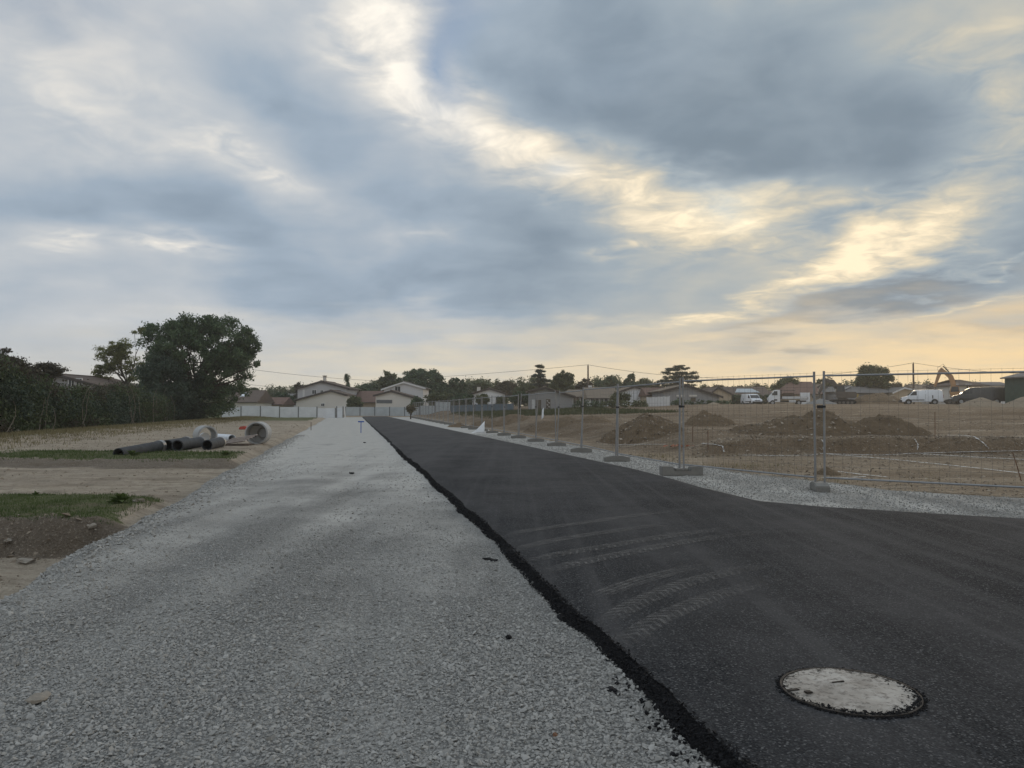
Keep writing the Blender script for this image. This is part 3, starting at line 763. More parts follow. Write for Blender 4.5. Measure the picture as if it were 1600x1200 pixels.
def stones(n, y0, y1, s0, s1, proto, dens, sink=.25):
    x, y = in_track(n, y0, y1)
    keep = rng.uniform(0, 1, n) < dens(x, y); x, y = x[keep], y[keep]
    sz = rng.lognormal(0, .38, len(x)).clip(.45, 2.4) * rng.uniform(s0, s1, len(x))
    z = gtrack_z(x, y) + sz * (.5 - sink)
    return scatter(np.stack([x, y, z], 1), sz, proto)
def lanes(x, y):
    f = fbm(x * .55, y * .22, 71, 4) * 2.2
    return f
vs, fs = [], []; off = 0
def addm(vf):
    global off
    v, f = vf; vs.append(v); fs.append(f + off); off += len(v)
addm(stones(68000, 2.6, 6.2, .0054, .0082, ico(), lambda x, y: np.clip(.9 - .8 * lanes(x, y), .3, 1) * smooth(6.2, 4.2, y)))
addm(stones(80000, 4.2, 9.5, .0050, .0078, octa(), lambda x, y: smooth(4.0, 6.0, y) * np.clip(.62 - .9 * lanes(x, y), .10, 1) * (1 - .75 * smooth(6.5, 9.5, y))))
addm(stones(42000, 7.0, 26, .006, .0105, octa(), lambda x, y: np.clip(.34 - 1.1 * lanes(x, y) - .012 * (y - 9.5), .04, 1) * smooth(26, 13, y) * smooth(6.8, 9.5, y)))
# coarser stones spilling down the left-hand shoulder
y = rng.uniform(5.2, 40, 15000); x = track_l(y) + rng.normal(-.05, .32, 15000); kk = np.hypot(x, y) < 45
x, y = x[kk], y[kk]; sz = rng.uniform(.012, .03, len(x)); addm(scatter(np.stack([x, y, gtrack_z(x, y) + sz * .2], 1), sz, octa()))
me = np_mesh('loose_gravel', np.concatenate(vs), np.concatenate(fs), M['chips'])
tag(link_obj('loose_gravel', me), 'loose grey limestone chips covering the gravel track', 'gravel', kind='stuff')
# verge chips
vs, fs, off = [], [], 0
y = np.geomspace(13, 45, 26000) - 4; y = y + rng.normal(0, .2, len(y)); x = road_r(y) + rng.uniform(0, 1, len(y)) * (np.minimum(verge_o(y), .72 * y) - road_r(y))
sz = rng.uniform(.008, .017, len(y)); o_ = verge_o(y)
addm(scatter(np.stack([x, y, .03 * fbm(x * 1.1, y * 1.1, 52, 4) - .22 * smooth(o_ - .25, o_ + .4, x) + sz * .2], 1), sz, octa()))
tag(link_obj('verge_gravel', np_mesh('verge_gravel', np.concatenate(vs), np.concatenate(fs), M['chips'])), 'loose pale chips along the verge under the fence', 'gravel', kind='stuff')
# black crumbs along the ragged edge
vs, fs, off = [], [], 0
y = np.geomspace(6.6, 30, 16000) - 4.2; x = road_l(y) + rng.uniform(-.01, .10, len(y)) + rng.normal(0, .012, len(y)); sz = rng.uniform(.003, .008, len(y)) * rng.choice([1, 1, 1, 1, 1, 1.9], len(y))
addm(scatter(np.stack([x, y, sz * .2 - .02 + .085 * (np.clip((x - road_l(y) - ragged(y) * .8) / EDGE_W, 0, 1)) ** .75], 1), sz, octa()))
y = rng.uniform(2.8, 4.2, 60); x = road_l(y) - np.abs(rng.normal(.0, .045, 60)); sz = rng.uniform(.005, .014, 60)
addm(scatter(np.stack([x, y, .005 + sz * .3], 1), sz, ico()))
tag(link_obj('asphalt_crumbs', np_mesh('asphalt_crumbs', np.concatenate(vs), np.concatenate(fs), M['bitumen'])), 'black asphalt crumbs along the ragged road edge', 'rubble', kind='stuff')
def zsel0(x, y):
    u = track_l(y) - x; q = y + .8 * fbm(x * .6, y * .6, 11, 3) - .12 * np.clip(u, 0, 6) + .35 * fbm(x * 2.6, y * 2.6, 12, 4)
    return u, (u > 0) & (((q > 9.9) & (q < 12.7)) | ((q > 20.2) & (q < 24.2) & (u < 8.2)))
# clods on the bare earth
vs, fs, off = [], [], 0
y = np.geomspace(9, 70, 90000) - 1.5; x = rng.uniform(-.72, .72, len(y)) * y
u_ = track_l(y) - x; dr = x - verge_o(y); kp = ((u_ > .1) & (rng.uniform(0, 1, len(y)) < .5)) | (dr > .0)
_u, _k = zsel0(x, y); kp &= ~_k
kp &= rng.uniform(0, 1, len(y)) < (.35 + 1.4 * fbm(x * .5, y * .5, 77, 3)).clip(.03, 1)
x, y = x[kp], y[kp]; sz = rng.lognormal(0, .5, len(x)).clip(.3, 2.6) * .013 * (1 + y / 60)
addm(scatter(np.stack([x, y, H(x, y) + sz * .1], 1), sz, octa()))
# debris on the cut faces
n = 9000; x = np.r_[rng.uniform(-16, -4.5, n // 2), rng.uniform(5.5, 17.5, n // 2)]; y = np.r_[rng.uniform(8.6, 12, n // 2), rng.uniform(22.4, 24.6, n // 2)]
u_ = track_l(y) - x; q = y + .8 * fbm(x * .6, y * .6, 11, 3) - .12 * np.clip(u_, 0, 6) + .35 * fbm(x * 2.6, y * 2.6, 12, 4); kp = ((x < 0) & (u_ > .2) & (q > 9.1) & (q < 10.1)) | (x > 0)
x, y = x[kp], y[kp]; sz = rng.lognormal(0, .6, len(x)).clip(.3, 4) * .016; addm(scatter(np.stack([x, y, H(x, y) + sz * .2], 1), sz, octa()))
cl = Mat('earth_clods', .95, .1); rp = cl.geo().outputs['Random Per Island']
cl.color(cl.ramp(rp, [(0, (.15, .12, .09)), (.6, (.26, .215, .165)), (1, (.42, .365, .295))])); M['clod'] = cl.m
tag(link_obj('earth_clods', np_mesh('earth_clods', np.concatenate(vs), np.concatenate(fs), M['clod'])), 'small clods and stones scattered over bare earth', 'clods', kind='stuff')

# grass
def blades(P, hgt, wid, lean=.35):
    n = len(P); a = rng.uniform(0, 2 * np.pi, n); d = np.stack([np.cos(a), np.sin(a), a * 0], 1) * wid[:, None]
    b = rng.uniform(0, 2 * np.pi, n); tip = P + np.stack([np.cos(b) * lean * hgt, np.sin(b) * lean * hgt, hgt], 1)
    V = np.stack([P - d, P + d, tip], 1).reshape(-1, 3); return V, np.arange(3 * n).reshape(n, 3)
def grass_obj(name, label, x, y, hgt, wid, mat):
    V, Fc = blades(np.stack([x, y, H(x, y) - .01], 1), hgt, wid)
    return tag(link_obj(name, np_mesh(name, V, Fc, mat)), label, 'grass', kind='stuff')
def zsel(x, y, a, b):
    u = track_l(y) - x; w = .8 * fbm(x * .6, y * .6, 11, 3); q = y + w - .12 * np.clip(u, 0, 6) + .35 * fbm(x * 2.6, y * 2.6, 12, 4); return u, (q > a) & (q < b)
n = 90000; x = rng.uniform(-13, -4.5, n); y = rng.uniform(9, 15, n); u_, k = zsel(x, y, 9.9, 12.7); k &= (u_ > .15) & (rng.uniform(0, 1, n) < (.7 + 1.3 * fbm(x * 1.4, y * 1.4, 81, 3)))
x, y = x[k], y[k]; grass_obj('grass_strip', 'short green grass on the shelf above the near trench', x, y, rng.uniform(.015, .07, len(x)) * (.6 + 2.4 * np.clip(fbm(x * 2.5, y * 2.5, 86, 3) + .15, 0, 1)), rng.uniform(.003, .006, len(x)), M['grass'])
n = 50000; x = rng.uniform(-19, -6, n); y = rng.uniform(18, 27, n); u_, k = zsel(x, y, 20.2, 24.2); k &= (u_ > .3) & (u_ < 8.2) & (rng.uniform(0, 1, n) < (.55 + 1.3 * fbm(x * 1.1, y * 1.1, 82, 3)))
x, y = x[k], y[k]; grass_obj('grass_strip', 'grass strip in front of the dark pipes', x, y, rng.uniform(.03, .10, len(x)), rng.uniform(.006, .011, len(x)), M['grass'])
n = 60000; y = rng.uniform(26, 100, n); x = -25.5 - .18 * (y - 40) + rng.normal(1.6, 1.8, n); k = (track_l(y) - x > .6) & (rng.uniform(0, 1, n) < (.6 + 1.2 * fbm(x * .7, y * .7, 83, 3)))
x, y = x[k], y[k]; grass_obj('rough_grass', 'rough dry grass along the foot of the hedgerow', x, y, rng.uniform(.05, .22, len(x)), rng.uniform(.01, .02, len(x)), M['grass_dry'])
n = 26000; y = rng.uniform(66, 98, n); x = fence_x(y) + rng.uniform(4, 21, n); k = rng.uniform(0, 1, n) < (.6 + 1.0 * fbm(x * .4, y * .4, 84, 3))
x, y = x[k], y[k]; grass_obj('meadow_grass', 'green grass strip before the far houses', x, y, rng.uniform(.10, .3, len(x)), rng.uniform(.02, .035, len(x)), M['grass_far'])
n = 5000; y = rng.uniform(14, 23, n); x = verge_o(y) + np.abs(rng.normal(.2, 1.3, n)); k = rng.uniform(0, 1, n) < (.15 + 1.6 * fbm(x * .8, y * .8, 85, 3)).clip(0, 1)
x, y = x[k], y[k]; grass_obj('weeds', 'sparse weeds on the earth just behind the fence', x, y, rng.uniform(.03, .14, len(x)), rng.uniform(.004, .008, len(x)), M['grass_dry'])

# ================================================================== manhole in the asphalt
mc = hit(1327, 1087); MHR = .308
mh = thing('manhole', 'round concrete-filled manhole cover with rusty rim set in the asphalt', 'manhole', (mc.x, mc.y, 0), .3)
def disc(r0, r1, z0, z1, n=72, bev=0):
    b = MB(); b.pipe((0, 0, z0), (0, 0, z1), r1, r0, n) if r0 > 0 else b.tube([(0, 0, z0), (0, 0, z1)], r1, n); return b
def vpipe(b, z0, z1, ro, ri, n=64):
    vs = []
    for z, r in ((z0, ro), (z1, ro), (z1, ri), (z0, ri)):
        for k in range(n):
            q = 2 * math.pi * k / n; vs.append((r * math.cos(q), r * math.sin(q), z))
    fs = [(i * n + k, i * n + (k + 1) % n, ((i + 1) % 4) * n + (k + 1) % n, ((i + 1) % 4) * n + k) for i in range(4) for k in range(n)]
    return b.add(vs, fs)
vpipe(MB(), .02, .0890, MHR + .008, MHR - .004).build('frame', M['iron'], mh)
nr = 14; V = [(0, 0, .087)]; Fq = []
for i in range(1, nr + 1):
    r = (MHR - .008) * i / nr
    for k in range(64):
        q = 2 * math.pi * k / 64; x, y = r * math.cos(q), r * math.sin(q)
        V.append((x, y, .087 + .012 * (fbm(np.array([x * 9]), np.array([y * 9]), 91, 3)[0])))
for k in range(64): Fq.append((0, 1 + k, 1 + (k + 1) % 64))
for i in range(nr - 1):
    for k in range(64): a = 1 + i * 64; Fq.append((a + k, a + 64 + k, a + 64 + (k + 1) % 64, a + (k + 1) % 64))
MB().add(V, Fq).build('lid', M['lid'], mh, True)
for (qx, qy, wx, wy) in ((-.262, .075, .06, .022), (-.21, .03, .035, .028), (.02, .10, .07, .012)):
    MB().box((qx, qy, .0905), (wx, wy, .006)).build('keyhole', M['iron'], mh, bevel=.002)
# bitumen collar pressed up round the frame
P = []; a = rng.uniform(0, 2 * np.pi, 700); r = MHR + .008 + np.abs(rng.normal(0, .010, 700))
Pm = np.stack([r * np.cos(a), r * np.sin(a), np.full(700, .084)], 1)
qa = rng.normal(-1.35, .75, 420); qr = MHR - np.abs(rng.normal(0, .022, 420)); Pm = np.concatenate([Pm, np.stack([qr * np.cos(qa - .3), qr * np.sin(qa - .3), np.full(420, .090)], 1)])
v_, f_ = scatter(Pm, rng.uniform(.003, .008, 1120), octa()); link_obj('asphalt_collar', np_mesh('asphalt_collar', v_, f_, M['bitumen']), mh)['kind'] = 'stuff'

# single stones one can point at
def lump(name, label, cat, px, py, size, mat, flat=.6, seed=0):
    p = hit(px, py); r2 = np.random.default_rng(seed); v, f = ico()
    V = v * (1 + r2.normal(0, .2, (12, 1))) * np.array([1.3, .9, flat]) * size
    a = r2.uniform(0, 6.28); Rm = np.array([[math.cos(a), -math.sin(a), 0], [math.sin(a), math.cos(a), 0], [0, 0, 1]]); V = V @ Rm.T
    o = link_obj(name, np_mesh(name, V, f, mat)); o.location = (p.x, p.y, p.z + size * flat * .45)
    import bmesh
    bm = bmesh.new(); bm.from_mesh(o.data); bmesh.ops.subdivide_edges(bm, edges=bm.edges, cuts=2, use_grid_fill=True)
    for vv in bm.verts: vv.co += vv.normal * (mnoise.noise(vv.co * (2.2 / size) + Vector((seed, 0, 0))) * size * .22)
    bm.to_mesh(o.data); bm.free()
    return tag(o, label, cat)
lump('asphalt_lump', 'small black asphalt lump lying alone on the gravel, mid-track', 'rubble', 795, 997, .02, M['bitumen'], .7, 1)
lump('asphalt_lump', 'flat broken asphalt lump on the gravel beside the road edge', 'rubble', 955, 1079, .03, M['bitumen'], .35, 2)
lump('asphalt_lump', 'flat black asphalt scrap touching the road edge, farther along', 'rubble', 768, 876, .055, M['bitumen'], .25, 3)
lump('asphalt_lump', 'tiny dark lump far along the gravel track', 'rubble', 549, 740, .05, M['bitumen'], .5, 4)
lump('asphalt_lump', 'asphalt lump near the blue survey peg', 'rubble', 570, 692, .05, M['bitumen'], .5, 5)
lump('red_pebble', 'small red brick pebble among the grey gravel', 'stone', 866, 1150, .013, M['rust'], .8, 6)
lump('flat_stone', 'flat pale stone slab lying in the gravel at lower left', 'stone', 62, 1092, .06, M['rock'], .3, 7)
lump('grey_stone', 'rounded grey stone in the black road edge', 'stone', 1012, 1108, .028, M['concrete'], .8, 8)
for i, (px, py, sz, lb) in enumerate([(12, 846, .07, 'pale stone at the foot of the trench face, leftmost'), (38, 880, .12, 'flat pale rock half buried in the trench floor'), (142, 823, .08, 'pale lump at the end of the trench face'),
                                     (215, 784, .10, 'large pale rock between the grass and the gravel edge'), (226, 776, .05, 'small pale rock in the grass above the larger one')]):
    lump('rock', lb, 'stone', px, py, sz * .75, M['rock'], .5, 20 + i)

# leafy weeds at the edges of the grass shelves
def weed(label, px, py, hgt, n, seed):
    p = hit(px, py); r2 = np.random.default_rng(seed); V = []; Fq = []
    t = thing('weed_plant', label, 'weed', p)
    for k in range(n):
        a = r2.uniform(0, 6.28); el_ = r2.uniform(.35, 1.3); L = hgt * r2.uniform(.6, 1.2); w = L * r2.uniform(.14, .22)
        d = Vector((math.cos(a) * math.cos(el_), math.sin(a) * math.cos(el_), math.sin(el_))); sd_ = Vector((-math.sin(a), math.cos(a), 0))
        b0 = Vector((0, 0, 0)); m1 = d * L * .5 + Vector((0, 0, .04 * L)); e1 = d * L - Vector((0, 0, .25 * L))
        i = len(V); V += [b0, m1 - sd_ * w, e1, m1 + sd_ * w]; Fq.append((i, i + 1, i + 2, i + 3))
    MB().add(V, Fq).build('leaves', M['grass'], t)
weed('broad leafy weed where the near grass meets the gravel', 190, 786, .22, 26, 1)
weed('small leafy weed at the left end of the second grass shelf', 207, 712, .26, 22, 2)
weed('tuft of tall weeds on the edge of the second grass shelf, right', 352, 712, .24, 20, 3)
weed('dry tuft on the top edge of the near trench', 57, 774, .10, 14, 4)
# ================================================================== site fence: mesh panels in concrete feet
joints = [(FX[k], FY[k]) for k in range(2, 10)]
y = 35.8
while y < 104:
    y += 3.5; joints.append((.3 - .2 * (y - 35.8), y))
PL = 3.44
def fence_proto():
    r = thing('temporary_fence', 'x', 'fence panel')
    for xx in (.0, PL):
        MB().tube([(xx, 0, .10), (xx, 0, 2.07)], .021, 10).build('upright', M['galv'], r, True)
    MB().tube([(.02, 0, 1.99), (PL - .02, 0, 1.99)], .016, 8).build('top_rail', M['galv'], r, True)
    MB().tube([(.02, 0, .22), (PL - .02, 0, .22)], .016, 8).build('bottom_rail', M['galv'], r, True)
    b = MB()
    nx = 23
    for i in range(1, nx):
        xx = PL * i / nx; b.tube([(xx, .012, .20), (xx, .012, 2.06)], .0017, 3, False)
    for zz in (.42, .70, .98, 1.26, 1.54, 1.80, 2.045): b.tube([(.02, .012, zz), (PL - .02, .012, zz)], .0017, 3, False)
    o = b.build('wire_mesh', M['wire'], r); o['kind'] = 'stuff'
    c = MB(); c.box((PL + .05, 0, 1.45), (.15, .05, .05)); c.build('clip', M['plastic'], r, bevel=.008)
    return r
ORD = ['first', 'second', 'third', 'fourth', 'fifth', 'sixth', 'seventh', 'eighth', 'ninth', 'tenth', 'eleventh', 'twelfth', 'thirteenth', 'fourteenth', 'fifteenth', 'sixteenth', 'seventeenth', 'eighteenth', 'nineteenth', 'twentieth', 'twenty-first', 'twenty-second', 'twenty-third', 'twenty-fourth', 'twenty-fifth', 'twenty-sixth', 'twenty-seventh', 'twenty-eighth', 'twenty-ninth', 'thirtieth']
proto = fence_proto()
tilts = [.3, -.4, .8, 1.5, 3.2, -.6, 3.4, .5, -1.0]
for i in range(len(joints) - 1):
    a, b = Vector((*joints[i], 0)), Vector((*joints[i + 1], 0)); d = b - a
    o = proto if i == 0 else copy_tree(proto)
    L = d.length; off = .085
    st = a + d.normalized() * off
    o.location = (st.x, st.y, .0); o.scale = ((L - 2 * off) / PL, 1, 1)
    tl = tilts[i] if i < len(tilts) else random.uniform(-1.5, 1.5)
    o.rotation_euler = (R(tl), R(random.uniform(-.3, .3)), math.atan2(d.y, d.x))
    if i == 0: lb = 'galvanised mesh fence panel cut off by the right edge of the picture'
    elif i == 1: lb = 'galvanised mesh fence panel in front of the tipper truck, nearest full one'
    else: lb = ORD[i] + ' galvanised mesh fence panel counted from the right edge of the picture'
    tag(o, lb, 'fence panel', 'mesh fence panels along the road')
# concrete feet
foot = MB().prism([(-.34, 0), (-.34, .105), (-.30, .115), (-.15, .145), (.15, .145), (.30, .115), (.34, .105), (.34, 0)], 'y', -.115, .115).build('ballast_block', M['concrete'], None, False, .012)
foot2 = MB().prism([(-.44, 0), (-.44, .185), (-.20, .185), (-.17, .10), (.17, .10), (.20, .195), (.44, .195), (.44, 0)], 'y', -.13, .13).build('ballast_block', M['concrete'], None, False, .012)
MB().box((0, 0, .125), (.28, .2, .048)).build('insert_block', M['concrete'], foot2, False, .01)
for i in range(1, len(joints)):
    if i == 2: o = foot2
    elif i == 1: o = foot
    else: o = foot.copy(); COL.objects.link(o)
    d = Vector(joints[min(i + 1, len(joints) - 1)]) - Vector(joints[i - 1]); an = math.atan2(d.y, d.x) + math.pi / 2 + random.uniform(-.25, .25)
    if i == 1: an += .55
    if i == 2: an = R(184)
    o.location = (joints[i][0], joints[i][1], -.002); o.rotation_euler = (R(random.uniform(-1.5, 1.5)), 0, an)
    lb = {1: 'pale concrete fence foot nearest the camera, before the truck', 2: 'wide dark concrete foot with raised ends under the second fence joint'}.get(i, ORD[i - 1] + ' grey concrete fence foot counted from the nearest one')
    tag(o, lb, 'ballast block', 'concrete feet of the mesh fence')

# white notice tied to the fence, white sheet fallen below it
p = at(848, 646, 30.6); dv = math.atan2(3.6, -.62)
t = MB().box((0, 0, 0), (.34, .012, .40)).build('notice_board', M['white_sheet'], None, False, .003); t.location = (p.x, p.y - .03, p.z); t.rotation_euler = (R(6), R(14), dv)
tag(t, 'small white notice hanging crooked on the mesh fence', 'sign')
nm = MB(); nm.box((0, -.008, .05), (.22, .004, .05)); nm.build('print', M['post_dark'], t)
p = hit(748, 677)
V = []; Fq = []
nn = 9
for i in range(nn):
    f = i / (nn - 1)
    for j in range(5):
        g = j / 4
        V.append((-.42 + .74 * f, .06 * math.sin(f * 5 + g) + .18 * g * f, .02 + (.66 * f ** 1.35) * g))
for i in range(nn - 1):
    for j in range(4): a = i * 5 + j; Fq.append((a, a + 5, a + 6, a + 1))
t = MB().add(V, Fq).build('plastic_sheet', M['white_sheet'], None, True); sm = t.modifiers.new('solid', 'SOLIDIFY'); sm.thickness = .012
t.location = (p.x, p.y, 0); tag(t, 'white torn sheet slumped at the foot of the fence', 'sheet')

# survey pegs
def peg(name, label, px, py, hgt, head, capmat):
    p = hit(px, py); t = thing(name, label, 'survey peg', (p.x, p.y, p.z))
    MB().tube([(0, 0, -.1), (0, 0, hgt)], .022, 8).build('stake', M['wood_dark'] if capmat is None else capmat, t)
    if head: MB().box((0, 0, hgt + .02), (.34, .05, .07)).build('cap', capmat or M['wood'], t, bevel=.006)
peg('survey_peg', 'blue T-shaped survey peg standing on the far gravel', 564, 676, .60, True, M['blue'])
peg('survey_peg', 'thin brown peg at the left edge of the far gravel', 486, 672, .5, False, None)
p = hit(1588, 752); t = MB().tube([(.10, 0, 0.0), (.02, 0, .3), (-.06, 0, .56)], .009, 7).build('steel_stake', M['rust'], None, True); t.location = p
tag(t, 'leaning dark steel stake behind the nearest fence panel at right', 'stake')
for px, py, hg, lb in ((1082, 690, .5, 'thin upright stake left of the white lime corner'), (1106, 704, .62, 'thin stake just above the lime corner'), (1461, 684, .8, 'thin stake standing on the bank among the lime lines')):
    p = hit(px, py); t = MB().tube([(0, 0, -.05), (.01, .0, hg)], .012, 6).build('stake', M['rust'], None, True); t.location = p; tag(t, lb, 'stake')

# lime lines sprayed on the pit floor
LIME = [([(1096, 694), (1115, 695), (1129, 698), (1131, 707)], 'short lime line bending down at a corner, left in the pit'),
        ([(1160, 712), (1215, 713), (1268, 712), (1287, 709)], 'lime line along the foot of the bank behind the double posts'),
        ([(1287, 710), (1375, 712), (1435, 709), (1510, 707), (1600, 705)], 'lime line along the foot of the bank right of the posts'),
        ([(1290, 710), (1375, 717), (1465, 726), (1540, 734), (1600, 741), (1660, 748)], 'long lime line running diagonally towards the right edge'),
        ([(1440, 710), (1520, 715), (1600, 719), (1660, 723)], 'short lime line between the foot line and the diagonal'),
        ([(1282, 748), (1320, 748), (1352, 746)], 'lime line nearest the fence, short and level'),
        ([(1310, 738), (1350, 743), (1388, 747)], 'lime line slanting to meet the nearest level one'),
        ([(1284, 688), (1288, 694), (1286, 701), (1288, 708)], 'lime streak running down the bank beside the posts'),
        ([(1429, 687), (1434, 695), (1433, 704)], 'lime streak down the bank, middle of the three'),
        ([(1480, 681), (1503, 681), (1522, 683), (1534, 691), (1545, 702)], 'lime line along the bank top that drops down its face'),
        ([(1246, 689), (1254, 688)], 'small dab of lime on top of the bank left of posts'),
        ([(966, 696), (1000, 695), (1040, 695)], 'pale line of spoil below the brown cone-shaped heap')]
for pxs, lb in LIME:
    P = []
    for (a, b) in zip(pxs[:-1], pxs[1:]):
        for k in range(14):
            f = k / 14; P.append(hit(a[0] + (b[0] - a[0]) * f, a[1] + (b[1] - a[1]) * f))
    P.append(hit(*pxs[-1]))
    P = np.array([tuple(q) for q in P]); T = np.gradient(P, axis=0); T /= np.linalg.norm(T, axis=1)[:, None] + 1e-9
    Nn = np.stack([-T[:, 1], T[:, 0], T[:, 0] * 0], 1); wdt = .026 + .018 * rng.uniform(-1, 1, len(P))[:, None]
    nz = np.array([0, -.012, .02])
    A_, B_ = P + Nn * wdt + nz, P - Nn * wdt + nz
    V = np.stack([A_, P + nz * 1.4, B_], 1).reshape(-1, 3)
    tag(link_obj('lime_line', np_mesh('lime_line', V, grid_faces(len(P), 3), M['chalk'], True)), lb, 'lime line', 'white lime setting-out lines')

# ================================================================== heaps of earth
mh_ = Mat('heaped_earth', .95, .1); n1_ = mh_.noise(3.2, 6, .65, world=True); n2_ = mh_.noise(22, 5, .7, world=True)
cc = mh_.mix(n1_, (.105, .076, .048), (.29, .215, .14)); cc = mh_.mix(mh_.math('MULTIPLY', mh_.ramp(n2_, [(.55, 0.0), (.7, 1.0)]), .6), cc, (.36, .30, .23))
mh_.color(cc); mh_.bump(mh_.math('ADD', n1_, n2_), 1.0, .12); M['heap'] = mh_.m
mh_ = Mat('heaped_sand', .95, .1); n1_ = mh_.noise(3.2, 6, .65, world=True); n2_ = mh_.noise(26, 5, .7, world=True)
mh_.color(mh_.mix(n1_, (.20, .16, .115), (.36, .30, .225))); mh_.bump(mh_.math('ADD', n1_, n2_), .8, .08); M['sandheap'] = mh_.m
mh_ = Mat('heaped_grit', .95, .1); n1_ = mh_.noise(4, 6, .65, world=True); mh_.color(mh_.mix(n1_, (.15, .15, .145), (.27, .265, .255))); mh_.bump(mh_.noise(30, 4, world=True), .8, .06); M['gritheap'] = mh_.m
def heap(label, px0, px1, ytop, Y, depth, mat, seed, peaks=None, clods=250, rough=.45, sub=96):
    """a spoil heap: footprint px0..px1 at distance Y, crest at image height ytop"""
    xa, xb = at(px0, 640, Y).x, at(px1, 640, Y).x; cx = (xa + xb) / 2; hw = (xb - xa) / 2
    zt = at(0, ytop, Y).z; zb = min(h(cx, Y - depth * .3), h(cx, Y)); top = zt - zb
    t = thing('earth_heap', label, 'earth heap', (cx, Y, 0))
    peaks = peaks or [(0, 0, 1.0, 1.0)]
    q = np.linspace(-1.15, 1.15, sub); U, W = np.meshgrid(q, q, indexing='ij')
    z = np.zeros_like(U)
    for (ux, uy, sc_, hh) in peaks:
        rr = np.hypot((U - ux) / sc_, (W - uy) / max(sc_, .6)) + .22 * fbm(U * 2.3 + seed, W * 2.3, seed, 4)
        z = np.maximum(z, hh * np.clip(1 - rr, 0, 1) ** .85)
    wx, wy = cx + U * hw, Y + W * depth / 2
    env = smooth(1.12, .85, np.hypot(U, W))
    g = H(wx, wy)
    zz = g - .12 * (1 - env) - .03 + (z * (top) * (1 + .0 * z) + rough * top * fbm(U * 5 + seed, W * 5, seed + 3, 5) * np.minimum(1, z * 4 + .3)) * env
    # crest exactly at the wanted height
    me = np_mesh('mound', np.stack([wx - cx, wy - Y, zz], -1).reshape(-1, 3), grid_faces(sub, sub), mat, True)
    link_obj('mound', me, t)
    n = clods
    if n:
        ii = rng.integers(2, sub - 2, (n * 3, 2)); zs = z[ii[:, 0], ii[:, 1]]; ii = ii[zs > .04][:n]
        Pn = np.stack([(wx - cx)[ii[:, 0], ii[:, 1]], (wy - Y)[ii[:, 0], ii[:, 1]], zz[ii[:, 0], ii[:, 1]]], 1) + rng.normal(0, .04, (len(ii), 3)) * np.array([1, 1, .2])
        v_, f_ = scatter(Pn, rng.lognormal(0, .6, len(Pn)).clip(.3, 3.5) * top * .034, octa())
        c_ = link_obj('clods', np_mesh('clods', v_, f_, M['clod']), t); c_['kind'] = 'stuff'
    return t
heap('steep brown cone-shaped earth heap between the third and fourth fence posts', 928, 1068, 652, 31, 4.2, M['heap'], 3, [(.08, 0, .95, 1.05), (-.3, .1, .6, .55), (.5, 0, .5, .5)], 1100)
heap('broad brown earth heap behind the double fence posts', 1140, 1348, 642, 27.8, 6.2, M['heap'], 5, [(.35, 0, .72, 1.08), (-.3, 0, .75, .62), (.0, .1, .8, .8)], 1100)
heap('pointed brown earth heap just right of the double posts', 1322, 1440, 647, 27.6, 5.6, M['heap'], 9, [(-.1, 0, .95, 1.1), (.4, 0, .6, .4)], 320)
heap('low dark earth heap with a shadowed hollow, left of the broad one', 1066, 1150, 645, 38, 4.0, M['heap'], 12, [(-.2, 0, .9, 1.05), (.4, 0, .6, .7)], 200)
heap('long low rubble heap behind the notice on the fence', 812, 960, 650, 44, 6, M['heap'], 15, [(-.5, 0, .5, .8), (0, 0, .5, .9), (.55, 0, .5, 1.1)], 1100)
heap('low brown spoil ridge at the far left of the pit', 690, 830, 651, 56, 6, M['heap'], 18, [(-.6, 0, .4, .7), (0, 0, .5, .8), (.5, 0, .5, .9)], 260)
heap('small pale sand pile far off before the hedge', 1104, 1126, 628, 90, 2.4, M['sandheap'], 21, None, 0, .08, 30)
heap('grey grit pile beside the tipper truck', 1258, 1308, 622, 100, 5, M['gritheap'], 24, None, 40, .06, 36)
heap('big brown spoil heap behind the white van', 1330, 1412, 612, 108, 9, M['heap'], 27, [(.0, 0, 1, 1.05), (-.5, 0, .5, .6)], 160)
heap('flat tan sand heap before the dark van', 1500, 1572, 622, 76, 5, M['sandheap'], 30, [(-.1, 0, .95, 1.05), (.5, 0, .5, .7)], 60, .1)
heap('tan sand heap at the right edge of the picture', 1556, 1660, 617, 74, 6, M['sandheap'], 33, [(.1, 0, .95, 1.05)], 60, .1)
heap('small dark earth hump right of the nearest fence posts', 1270, 1312, 727, 16.8, .9, M['heap'], 36, None, 60, .2, 30)
p = hit(1072, 698); v_, f_ = scatter(rng.normal(0, 1, (60, 3)) * np.array([.38, .22, .015]) + np.array([0, 0, .03]), rng.uniform(.02, .06, 60), octa(), .3)
t = link_obj('orange_netting', np_mesh('orange_netting', v_, f_, M['orange_net'])); t.location = p; tag(t, 'crumpled patch of faded orange netting on the earth', 'netting', kind='stuff')

